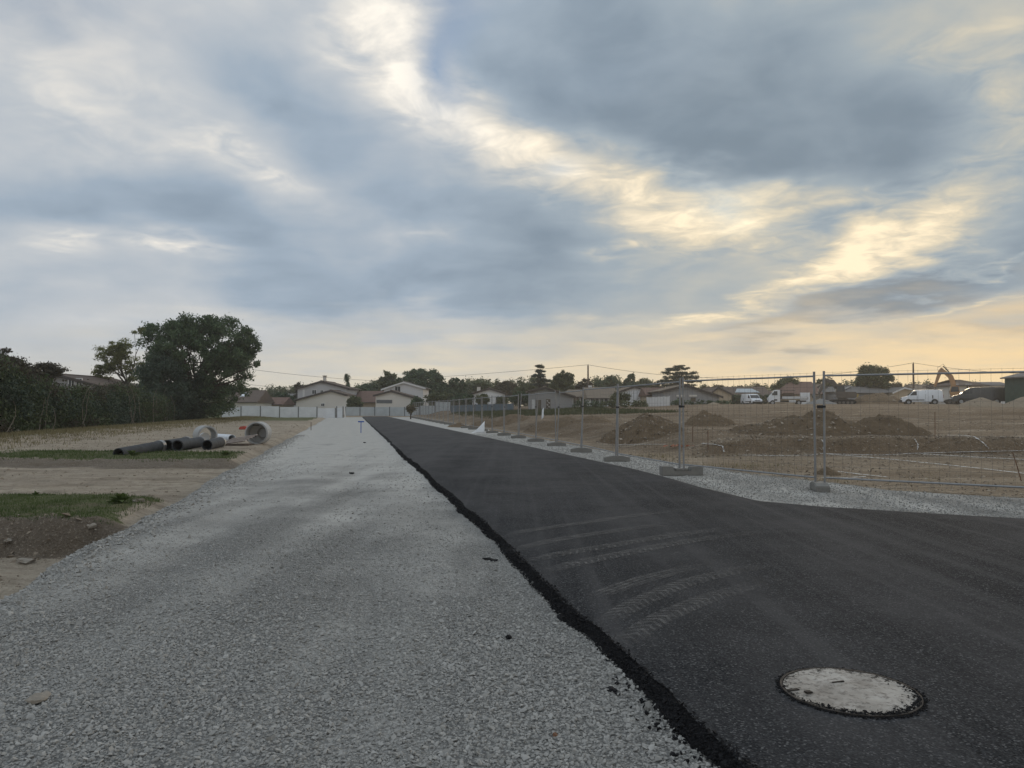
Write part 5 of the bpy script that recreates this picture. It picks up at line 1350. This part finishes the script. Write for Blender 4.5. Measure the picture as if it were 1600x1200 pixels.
# pale blue-white gable
t, o = house('pale blue-white gabled house behind the blue fence', 763, 122)
gable_part(t, o, (738, 614.8), (765, 607), (788, 614.2), 122, 9, 'w_white', 't_tan', .35)
chimney(t, o, 748, 604.5, 612, 124, .55, 'w_cream')
x, z = loc(t, o, 779, 624, 122); add_window(t, x, z, .9, .9, 122 - o[1])
t, o = house('small reddish garden shed before the pale blue gable', 753, 117, 'shed', 'garden_shed'); eave_part(t, o, 746.5, 760.5, 624.5, 621.5, 117, 3, 't_brown', 't_red', .2)
MB().box((0, -.02, .6), (.7, .06, 1.5)).build('door', M['wood_dark'], t)
# grey gable with windows and patterned door
t, o = house('plain grey gabled house with white shutter and patterned door', 860, 97)
gable_part(t, o, (828, 611.2), (852, 605.8), (895, 619), 97, 10, 'w_greydark', 't_tan', .35)
x, z = loc(t, o, 841, 632, 97); add_window(t, x, z, .72, 1.15, 97 - o[1], shut=(-1,), frame=False)
x, z = loc(t, o, 856.5, 632.5, 97); g = add_window(t, x, z, .55, 1.4, 97 - o[1], sill=False, frame=False); b = MB()
for k in range(5): b.box((x + (.12 if k % 2 else -.1), 97 - o[1] - .045, z - .5 + k * .25), (.2, .02, .1), 0, .5)
b.build('door_pattern', M['shutter'], g)['kind'] = 'stuff'
chimney(t, o, 851.5, 603, 607, 101, .4, 'w_greydark')
# low houses behind the utility pole
t, o = house('low cream house with long tan roof behind the utility pole', 905, 118); eave_part(t, o, 880, 932, 620, 610, 118, 9, 'w_cream', 't_tan', .4, 1.5, 1.5)
for px in (900, 912): x, z = loc(t, o, px, 626, 118); add_window(t, x, z, .9, 1.0, 118 - o[1])
t, o = house('low white arcaded house with tan roof left of the barn', 938, 112); eave_part(t, o, 921, 962, 622, 606.5, 112, 8, 'w_white', 't_tan', .4)
for px in (926, 933, 940, 947): x, z = loc(t, o, px, 627.5, 112); MB().box((x, 112 - o[1] - .01, z), (.42, .06, .9)).build('arch_opening', M['post_dark'], t)
chimney(t, o, 922, 602, 609, 117, .5, 'w_white')
# white barn gable
t, o = house('white sheet-metal gabled barn behind the olive bush', 990, 112, 'barn', 'barn')
gable_part(t, o, (967, 612.5), (991, 604), (1014, 610.5), 112, 12, 'w_white', 't_tan', .3)
for k in range(7): x, z = loc(t, o, 972 + 6 * k, 617, 112); MB().box((x, 112 - o[1] - .012, z), (.06, .03, 1.1)).build('sheet_seam', M['concrete_pale'], t)
t, o = house('small pink-roofed annex right of the white barn', 1026, 106); eave_part(t, o, 1012, 1048, 617.5, 607, 106, 6, 'w_tan', 't_red', .3)
# wide grey gable
t, o = house('wide grey gabled house above the clipped hedge', 1080, 98)
gable_part(t, o, (1036, 611), (1072, 602), (1124, 619), 98, 11, 'w_greydark', 't_tan', .45)
for px in (1063, 1083): x, z = loc(t, o, px, 624.5, 98); add_window(t, x, z, .62, .5, 98 - o[1], frame=False); MB().box((x, 98 - o[1] - .03, z + .5), (1.0, .08, .22)).build('lintel', M['w_cream'], t)
# pale gable with long roof and solar panel
t, o = house('pale gabled house with a light panel on its long roof', 1125, 128)
gable_part(t, o, (1107, 617.5), (1122, 605.5), (1143, 616), 128, 9, 'w_tan', 't_brown', .3)
x0, x1, ze, zr, y0 = eave_part(t, o, 1141, 1204, 618.5, 605.5, 130, 8, 'w_tan', 't_brown', .3)
a, b = loc(t, o, 1146, 0, 130)[0], loc(t, o, 1186, 0, 130)[0]
ym = y0 + 4; V = []
for f, x in ((.30, a), (.30, b - .2), (.72, b - 1.0), (.72, a + .8)): V.append((x, y0 - .3 + (ym - y0 + .3) * f, ze - .12 + (zr - ze + .12) * f + .20))
V += [(x, y, z + .06) for x, y, z in V]
MB().add(V, [(0, 1, 2, 3), (4, 5, 6, 7), (0, 1, 5, 4), (1, 2, 6, 5), (2, 3, 7, 6), (3, 0, 4, 7)]).build('roof_panel', M['panel_grey'], t)
# houses behind truck and diggers
t, o = house('house with faded red roof behind the tipper truck', 1252, 134); eave_part(t, o, 1226, 1282, 615.5, 597.5, 134, 10, 'w_tan', 't_red', .4, 2.6, .0)
t, o = house('tan gabled house behind the dark digger', 1290, 140); gable_part(t, o, (1266, 612), (1283, 601), (1302, 612), 140, 9, 'w_tan', 't_tan', .3)
x, z = loc(t, o, 1290, 616, 140); add_window(t, x, z, .9, 1.1, 140 - o[1])
t, o = house('low grey-roofed house right of the dark digger', 1345, 132); gable_part(t, o, (1308, 612), (1327, 603.5), (1356, 613), 132, 9, 'w_greydark', 't_grey', .3, 'trim')
t, o = house('house with dark hipped roof under the big round tree', 1370, 126); eave_part(t, o, 1336, 1400, 614, 601.5, 126, 9, 'w_greydark', 't_grey', .4, 3.5, 3.5)
t, o = house('low house with pale rake edge behind the white van', 1425, 124); gable_part(t, o, (1396, 613), (1412, 606), (1440, 612), 124, 8, 'w_tan', 't_grey', .3, 'trim')
t, o = house('long low tan-roofed house behind the white van and orange digger', 1470, 130); eave_part(t, o, 1438, 1500, 612, 602, 130, 8, 'w_cream', 't_tan', .3)
t, o = house('beige house with dark hipped roof behind the orange digger', 1505, 120); eave_part(t, o, 1490, 1540, 602, 594.5, 120, 8, 'w_cream', 't_brown', .4, 3.8, 3.8)
for px in (1494, 1513): x, z = loc(t, o, px, 604.5, 120); add_window(t, x, z, .7, .8, 120 - o[1])
t, o = house('long pale mauve building left of the green shed', 1548, 126); eave_part(t, o, 1526, 1582, 602.5, 598, 126, 7, 'w_pale', 't_grey', .2)
t, o = house('dark green shed with grey low-pitched roof at the right edge', 1680, 80, 'shed', 'green_shed')
gable_part(t, o, (1612, 588.5), (1680, 572), (1750, 588), 80, 4.4, 'w_green', 't_grey', .35, 'concrete_pale')
for k in range(8): x, z = loc(t, o, 1616 + 15 * k, 612, 80); MB().box((x, 80 - o[1] - .012, z - .2), (.05, .03, 2.9)).build('cladding_batten', M['w_green'], t)
# house at the very left, over the hedge, and the one with a skylight
t, o = house('house roof with brown tiles showing above the hedge at left', 120, 76)
gable_part(t, o, (56, 600), (92, 586.5), (150, 602), 76, 10, 'w_greydark', 't_brown', .5)
for px in (112, 124): x, z = loc(t, o, px, 598, 76); add_window(t, x, z, .55, .8, 76 - o[1], sill=False)
t, o = house('house with a skylight in its brown roof behind the white wall', 385, 118); x0, x1, ze, zr, y0 = eave_part(t, o, 360, 400, 628, 611, 118, 8, 'w_cream', 't_brown', .3)
ym = y0 + 4; xs = loc(t, o, 376, 0, 118)[0]; xe = loc(t, o, 386, 0, 118)[0]; V = []
for f, x in ((.42, xs), (.42, xe - .2), (.72, xe), (.72, xs + .2)): V.append((x, y0 - .3 + (ym - y0 + .3) * f, ze - .12 + (zr - ze + .12) * f + .17))
V += [(x, y, z + .06) for x, y, z in V]
MB().add(V, [(0, 1, 2, 3), (4, 5, 6, 7), (0, 1, 5, 4), (1, 2, 6, 5), (2, 3, 7, 6), (3, 0, 4, 7)]).build('skylight', M['panel_white'], t)
t, o = house('low house with orange-brown roof between skylight house and dark bush', 420, 126); eave_part(t, o, 403, 440, 632, 622, 126, 7, 'w_tan', 't_red', .3)
t, o = house('pale grey roof showing just above the dark round bush', 455, 150); eave_part(t, o, 440, 478, 622, 616, 150, 7, 'w_grey', 't_grey', .3)

# ================================================================== walls and fences at the far end
def panel_wall(name, label, px0, px1, Y0, Y1, hgt, n, mat, postmat, zoff=0, cat='wall', gap=.0):
    A_, B_ = at(px0, 640, Y0), at(px1, 640, Y1); a = Vector((A_.x, A_.y)); b = Vector((B_.x, B_.y)); d = b - a; L = d.length / n; an = math.atan2(d.y, d.x)
    t = thing(name, label, cat, (a.x, a.y, 0), an)
    for k in range(n + 1):
        q = a + d * (k / n); z = h(q.x, q.y) + zoff
        MB().box((k * L, 0, z + hgt / 2), (.12, .14, hgt + .10)).build('post', M[postmat], t)
        if k < n:
            q2 = a + d * ((k + .5) / n); z = h(q2.x, q2.y) + zoff
            MB().box(((k + .5) * L, 0, z + hgt / 2 - .25), (L - .125, .06, hgt + .5)).build('panel', M[mat], t)
    return t
panel_wall('boundary_wall', 'white panel wall left of the gate at the end of the track', 346, 524, 101, 105, 1.42, 6, 'panel_white', 'post_dark')
panel_wall('boundary_wall', 'grey panel wall closing the end of the road', 540, 704, 116, 112, 1.25, 7, 'panel_grey', 'post_dark', .05)
panel_wall('blue_fence', 'blue-grey panel fence beyond the mesh fence', 705, 802, 104, 100, 1.25, 10, 'panel_blue', 'post_dark', -.3, 'fence')
panel_wall('white_gate', 'white metal double gate right of the low hedge', 1011, 1046, 92, 92, 1.1, 4, 'metal_white', 'metal_white', 0, 'gate')
gx = at(531, 640, 105); t = thing('gate', 'narrow pale gate with a leaning white post at the track end', 'gate', (gx.x, 105, h(gx.x, 105)))
MB().box((0, 0, .78), (.72, .05, 1.5)).build('leaf', M['panel_white'], t, bevel=.01)
for sx in (-.43, .45): MB().box((sx, 0, .85), (.12, .12, 1.75)).build('post', M['post_dark'], t)
MB().box((.72, -.1, .8), (.15, .10, 1.75), 0, R(-4)).build('leaning_post', M['trim'], t)
MB().box((0, .0, 1.7), (1.3, .10, .10)).build('lintel', M['trim'], t)

# ================================================================== utility poles and wires
def pole(label, px, ytop, Y, transf=False):
    b = base_at(px, Y); zt = at(0, ytop, Y).z - b[2]; t = thing('utility_pole', label, 'utility pole', b)
    MB().tube([(0, 0, -.5), (0, 0, zt)], [.17, .11], 10).build('shaft', M['concrete'] if not transf else M['wood_dark'], t, True)
    MB().tube([(.0, -.02, zt - .03), (0, -.02, zt + .16)], .05, 8).build('insulator', M['plastic'], t, True)
    MB().box((.0, -.16, zt * .35), (.22, .10, .5)).build('junction_box', M['concrete_pale'], t, bevel=.01)
    return Vector((b[0], b[1], b[2] + zt + .1))
pA = pole('slim utility pole rising over the low tan roofs', 919, 571, 118, True)
pB = pole('slim utility pole behind the white van', 1428, 568, 112, True)
def wire(label, a, b, sag, r=.022):
    a, b = Vector(a), Vector(b); pts = []
    for i in range(25):
        f = i / 24; pts.append(a.lerp(b, f) - Vector((0, 0, sag * 4 * f * (1 - f))))
    o = a.copy(); tag(MB().tube([p - o for p in pts], r, 5).build('power_line', M['plastic'], None, True, 0, o), label, 'power line')
wire('power line running left from the utility pole over the roofs', pA, at(590, 594.5, 150), .2, .024)
wire('power line sagging between the two utility poles', pA, pB, 2.2, .024)
wire('power line running right from the utility pole behind the van', pB, at(1640, 585, 100), .35, .022)
wire('upper power line leaving the right side of the oak', at(395, 577.5, 120), at(592, 595, 150), .25, .024)
wire('lower power line right of the oak', at(368, 597.5, 120), at(470, 607, 150), .2, .024)

# ================================================================== vehicles
def wheel(t, x, y, z, r, w=.2):
    o = MB().tube([(x, y - w / 2, z), (x, y + w / 2, z)], r, 24).build('wheel', M['tyre'], t, True, 0)
    MB().tube([(x, y - w / 2 - .012, z), (x, y + w / 2 + .012, z)], r * .58, 18).build('rim', M['rim'], o, True)
def car_body(prof, width, tumble=.12, rows=7):
    """side profile (x,z) lofted across the width with rounded, inward-leaning sides"""
    n = len(prof); V = []; zs = [p[1] for p in prof]; zlo, zhi = min(zs), max(zs)
    ts = [(-1, .93), (-.97, .985), (-.82, 1.0), (0, 1.0), (.82, 1.0), (.97, .985), (1, .93)]
    cx = sum(p[0] for p in prof) / n; cz = (zlo + zhi) / 2
    for (f, s_) in ts:
        for (x, z) in prof:
            k = 1 - tumble * max(0, (z - zlo) / (zhi - zlo) - .42) / .58
            V.append((cx + (x - cx) * s_, f * width / 2 * k, cz + (z - cz) * (1 - (1 - s_) * .55)))
    Fq = [tuple(range(n))[::-1], tuple(range((len(ts) - 1) * n, len(ts) * n))]
    for i in range(len(ts) - 1):
        for k in range(n): Fq.append((i * n + k, i * n + (k + 1) % n, (i + 1) * n + (k + 1) % n, (i + 1) * n + k))
    return MB().add(V, Fq)
def quad_on(P, th, nrm):
    P = [Vector(p) for p in P]; nr = Vector(nrm).normalized() * th
    V = [p + nr for p in P] + [p - nr for p in P]; n = len(P)
    return MB().add(V, [tuple(range(n)), tuple(range(n, 2 * n))[::-1]] + [(k, (k + 1) % n, n + (k + 1) % n, n + k) for k in range(n)])
def van(label, px, Y, yaw, L, W, Hh, paintm='v_white', zadd=0):
    b = base_at(px, Y); t = thing('van', label, 'van', (b[0], b[1], b[2] + zadd), yaw)
    # front towards -x
    pr = [(-.5, .17), (-.5, .30), (-.488, .44), (-.465, .50), (-.345, .575), (-.335, .60), (-.215, .90), (-.17, .955), (-.10, .985), (.20, 1.0), (.44, .985), (.475, .955), (.493, .60), (.5, .34), (.5, .17)]
    car_body([(x * L, z * Hh) for x, z in pr], W, .16).build('body', M[paintm], t, True)
    def S(x, z, f=1): return (x * L, f * (W / 2 * (1 - .16 * max(0, (z - .17) / .83 - .42) / .58) + .004), z * Hh)
    quad_on([(-.333 * L, -W * .42, .615 * Hh), (-.333 * L, W * .42, .615 * Hh), (-.222 * L, W * .37, .885 * Hh), (-.222 * L, -W * .37, .885 * Hh)], .02, (-.27 * Hh, 0, .111 * L)).build('windscreen', M['glass'], t)
    for f in (-1, 1):
        quad_on([S(-.30, .625, f), S(-.135, .625, f), S(-.135, .885, f), S(-.205, .885, f)], .006, (0, f, .12)).build('side_window', M['glass'], t)
        MB().box((-.12 * L, f * W * .5, .31 * Hh), (.33 * L, .05, .055 * Hh)).build('rub_strip', M['plastic'], t, bevel=.01)
        quad_on([S(.23, .40, f), S(.25, .40, f), S(.25, .62, f), S(.23, .62, f)], .012, (0, f, 0)).build('rail_slot', M['plastic'], t)
        MB().box((-.27 * L, f * (W / 2 + .09), .66 * Hh), (.10, .18, .18)).build('mirror', M['plastic'], t, bevel=.02)
        quad_on([(-.478 * L, f * W * .28, .42 * Hh), (-.478 * L, f * W * .46, .42 * Hh), (-.43 * L, f * W * .46, .52 * Hh), (-.44 * L, f * W * .28, .51 * Hh)], .03, (-1, 0, .5)).build('headlight', M['lamp'], t)
        MB().box((.497 * L, f * W * .43, .55 * Hh), (.04, .12, .22 * Hh)).build('tail_light', M['tail'], t, bevel=.01)
        for wx in (-.335, .285):
            wheel(t, wx * L, f * (W / 2 - .09), .165 * Hh, .165 * Hh)
            MB().tube([(wx * L, f * (W / 2 - .25), .175 * Hh), (wx * L, f * (W / 2 + .004), .175 * Hh)], .205 * Hh, 20).build('wheel_arch', M['plastic'], t, True)
        for sx in (-.13, .07): quad_on([S(sx, .25, f), S(sx + .004, .25, f), S(sx + .004, .9, f), S(sx, .9, f)], .004, (0, f, .1)).build('door_seam', M['plastic'], t)
    MB().box((-.495 * L, 0, .24 * Hh), (.06 * L, W * .95, .16 * Hh)).build('bumper', M['plastic'], t, bevel=.03)
    MB().box((-.492 * L, 0, .40 * Hh), (.03, W * .5, .06 * Hh)).build('grille', M['plastic'], t, bevel=.01)
    MB().box((.5 * L, 0, .20 * Hh), (.05, W * .95, .10 * Hh)).build('rear_bumper', M['plastic'], t, bevel=.02)
    return t
van('white panel van seen from its left side, right of centre on the site', 1440, 99, R(-20), 4.8, 1.9, 1.92)
van('small white delivery van turned three-quarters towards the camera', 1174, 126, R(100), 4.2, 1.83, 1.85, 'v_white')
van('dark van with pale bonnet edge half hidden by sand heaps', 1530, 88, R(-24), 5.6, 2.0, 1.98, 'v_dark')
# tipper truck
b = base_at(1231, 121); t = thing('tipper_truck', 'white cab tipper truck with flat drop-side bed', 'truck', b, R(-14))
pr = [(-3.05, .45), (-3.05, .95), (-2.95, 1.2), (-2.55, 1.75), (-2.2, 2.25), (-1.95, 2.38), (-1.25, 2.38), (-1.2, 2.2), (-1.2, .45)]
car_body(pr, 2.0, .10).build('cab', M['v_white'], t, True)
quad_on([(-2.62, -.82, 1.72), (-2.62, .82, 1.72), (-2.22, .76, 2.24), (-2.22, -.76, 2.24)], .03, (-.6, 0, .4)).build('windscreen', M['glass'], t)
for f in (-1, 1):
    quad_on([(-2.42, f * .985, 1.55), (-1.62, f * .985, 1.55), (-1.62, f * .94, 2.18), (-2.10, f * .94, 2.18)], .015, (0, f, .1)).build('side_window', M['glass'], t)
    MB().box((-1.9, f * 1.0, .8), (.5, .03, .22)).build('cab_emblem', M['plastic'], t)
    MB().box((-2.98, f * .7, 1.08), (.16, .3, .2)).build('headlight', M['lamp'], t, bevel=.02)
    MB().box((-2.35, f * 1.13, 1.75), (.1, .2, .3)).build('mirror', M['plastic'], t, bevel=.02)
    for wx in (-2.35, 1.55): wheel(t, wx, f * .88, .38, .38, .26)
    for k in range(2): MB().box((-.02 + 1.85 * k + .02, f * 1.02, 1.16), (1.8, .05, .38)).build('drop_side', M['metal_white'], t, bevel=.008)
MB().box((.0, 0, .62), (5.4, .8, .22)).build('chassis', M['plastic'], t, bevel=.01)
MB().box((.95, 0, .93), (3.95, 2.05, .08)).build('bed_floor', M['steel'], t, bevel=.008)
b2_ = MB()
for sx in (-1.0, 1.0): b2_.tube([(-1.0, sx, .95), (-1.0, sx, 2.35)], .04, 8)
b2_.tube([(-1.0, -1.0, 2.35), (-1.0, 1.0, 2.35)], .04, 8); b2_.tube([(-1.0, -1.0, 1.7), (-1.0, 1.0, 1.7)], .03, 8)
b2_.build('headboard_frame', M['plastic'], t, True)
MB().box((.1, 0, 2.32), (2.1, 1.7, .06)).build('folded_tarpaulin', M['v_dark'], t, bevel=.02)
MB().box((.15, .3, 1.45), (1.7, 1.0, .9)).build('load', M['wood_dark'], t, bevel=.08)
MB().box((2.94, 0, 1.16), (.05, 2.05, .38)).build('tailboard', M['metal_white'], t, bevel=.008)
MB().box((.6, -.85, .6), (1.0, .35, .4)).build('tool_box', M['metal_white'], t, bevel=.02)
MB().box((-3.02, 0, .62), (.16, 1.95, .3)).build('bumper', M['plastic'], t, bevel=.03)
# white panel stood behind the truck
gx = base_at(1258, 124); o_ = MB().box((0, 0, .9), (1.6, .08, 2.2)).build('white_board', M['panel_white'], None, False, .01, gx); tag(o_, 'upright white board standing behind the truck tail', 'board')

# excavators
def box_arm(pts, w, hs, name, mat, t):
    """box-section arm through (x,z) points with heights hs"""
    up, lo = [], []
    for i, (x, z) in enumerate(pts):
        a = Vector(pts[max(i - 1, 0)]); c = Vector(pts[min(i + 1, len(pts) - 1)]); d = (c - a).normalized(); n_ = Vector((-d.y, d.x)); hh2 = hs[i] / 2
        up.append((x + n_.x * hh2, z + n_.y * hh2)); lo.append((x - n_.x * hh2, z - n_.y * hh2))
    return MB().prism(up + lo[::-1], 'y', -w / 2, w / 2).build(name, mat, t, False, .03)
def digger(label, px, Y, yaw, s_, paintm, boom, stick, bucket_ang, cabw=True):
    b = base_at(px, Y); t = thing('excavator', label, 'excavator', b, yaw); P = M[paintm]; S = s_
    for f in (-1, 1):
        pr = [(-1.7, .25), (-1.85, .45), (-1.7, .72), (-1.4, .82), (1.4, .82), (1.7, .72), (1.85, .45), (1.7, .25), (1.4, .0), (-1.4, .0)]
        tr_ = MB().prism([(x * S, z * S) for x, z in pr], 'y', f * 1.15 * S - .25 * S, f * 1.15 * S + .25 * S).build('track', M['tyre'], t, False, .04)
        for k in range(5): MB().tube([((-1.2 + .6 * k) * S, f * 1.15 * S - .27 * S, .35 * S), ((-1.2 + .6 * k) * S, f * 1.15 * S + .27 * S, .35 * S)], .2 * S, 12).build('roller', M['steel'], tr_, True)
    MB().box((0, 0, .75 * S), (1.5 * S, 1.9 * S, .4 * S)).build('undercarriage', M['steel'], t, bevel=.03)
    MB().tube([(0, 0, .9 * S), (0, 0, 1.08 * S)], .7 * S, 24).build('slew_ring', M['steel'], t, True)
    MB().prism([(-1.0 * S, 1.05 * S), (1.75 * S, 1.05 * S), (1.95 * S, 1.3 * S), (1.95 * S, 1.85 * S), (1.7 * S, 2.0 * S), (.35 * S, 2.0 * S), (.2 * S, 1.5 * S), (-1.0 * S, 1.45 * S)], 'y', -1.2 * S, 1.2 * S).build('house_body', P, t, False, .06)
    MB().prism([(1.55 * S, 1.1 * S), (2.15 * S, 1.15 * S), (2.25 * S, 1.7 * S), (1.6 * S, 1.75 * S)], 'y', -1.1 * S, 1.1 * S).build('counterweight', M['v_yellow'] if paintm == 'v_brown' else P, t, False, .08)
    cab = MB().prism([(-1.05 * S, 1.48 * S), (-1.15 * S, 2.0 * S), (-.85 * S, 2.95 * S), (.15 * S, 2.98 * S), (.28 * S, 2.1 * S), (.28 * S, 1.48 * S)], 'y', -1.18 * S, -.25 * S).build('cab', P, t, False, .05)
    for yv in (-1.195 * S, -.235 * S): quad_on([(-1.0 * S, yv, 2.0 * S), (.16 * S, yv, 2.05 * S), (.08 * S, yv, 2.85 * S), (-.8 * S, yv, 2.85 * S)], .012, (0, 1, 0)).build('cab_window', M['glass'], cab)
    quad_on([(-1.14 * S, -1.05 * S, 2.02 * S), (-1.14 * S, -.38 * S, 2.02 * S), (-.88 * S, -.38 * S, 2.88 * S), (-.88 * S, -1.05 * S, 2.88 * S)], .02, (-1, 0, .3)).build('cab_windscreen', M['glass'], cab)
    bm_ = box_arm([(x * S, z * S) for x, z in boom], .42 * S, [.55 * S, .78 * S, .74 * S, .45 * S][:len(boom)], 'boom', P, t)
    box_arm([(x * S, z * S) for x, z in stick], .34 * S, [.48 * S, .6 * S, .34 * S][:len(stick)], 'stick', P, t)
    a, c = Vector(boom[0]), Vector(boom[-1]); m = Vector(boom[len(boom) // 2])
    MB().tube([((a.x - .1) * S, .3 * S, (a.y - .05) * S), ((m.x) * S, .3 * S, (m.y - .1) * S)], .085 * S, 8).build('boom_cylinder', M['steel'], t, True)
    MB().tube([(m.x * S, 0, (m.y + .45) * S), ((stick[0][0] + .1) * S, 0, (stick[0][1] + .35) * S)], .085 * S, 8).build('stick_cylinder', M['steel'], t, True)
    e = Vector(stick[-1])
    ca, sa = math.cos(bucket_ang), math.sin(bucket_ang)
    prof = [(0, .2), (.45, .3), (.75, .0), (.8, -.5), (.45, -.85), (.05, -.8), (.3, -.45), (.2, -.1)]
    MB().prism([((e.x + x * ca - z * sa) * S, (e.y + x * sa + z * ca) * S) for x, z in prof], 'y', -.5 * S, .5 * S).build('bucket', M['steel'], t, False, .03)
    hose = [(m.x, m.y + .5), (stick[0][0] + .1, stick[0][1] + .7), (stick[0][0] - .7, stick[0][1] + .1), (stick[1][0] - .25, stick[1][1])]
    MB().tube([(x * S, .12 * S, z * S) for x, z in hose], .03 * S, 6).build('hose', M['plastic'], t, True)
    return t
digger('orange excavator with its boom raised high behind the vans', 1496, 106, R(-26), .86, 'v_orange', [(-.4, 1.5), (-.55, 3.4), (-.85, 4.45), (-2.15, 5.6)], [(-2.0, 5.85), (-2.35, 5.3), (-3.15, 2.9)], R(-110))
digger('dark excavator with arched boom reaching down to the left', 1316, 108, R(-14), .9, 'v_brown', [(-.4, 1.5), (-.75, 2.7), (-1.4, 3.6), (-2.4, 3.9)], [(-2.2, 4.05), (-2.5, 3.75), (-3.5, 1.6)], R(-100))

# ================================================================== evening air
xs_, ys_ = 1600.0, 800.0
hb = MB().box((0, 330, 5.6), (3300, 780, 15.6)).build('haze', M['wire'], None); hb.data.materials.clear()
hm = bpy.data.materials.new('evening_haze'); hm.use_nodes = True; ht = hm.node_tree; ht.nodes.clear()
ho = ht.nodes.new('ShaderNodeOutputMaterial'); hv = ht.nodes.new('ShaderNodeVolumePrincipled')
hv.inputs['Color'].default_value = (.95, .93, .90, 1); hv.inputs['Density'].default_value = .00055; hv.inputs['Anisotropy'].default_value = .6
ht.links.new(hv.outputs[0], ho.inputs['Volume']); hb.data.materials.append(hm)
tag(hb, 'thin evening haze filling the air over the site', 'haze', kind='stuff')
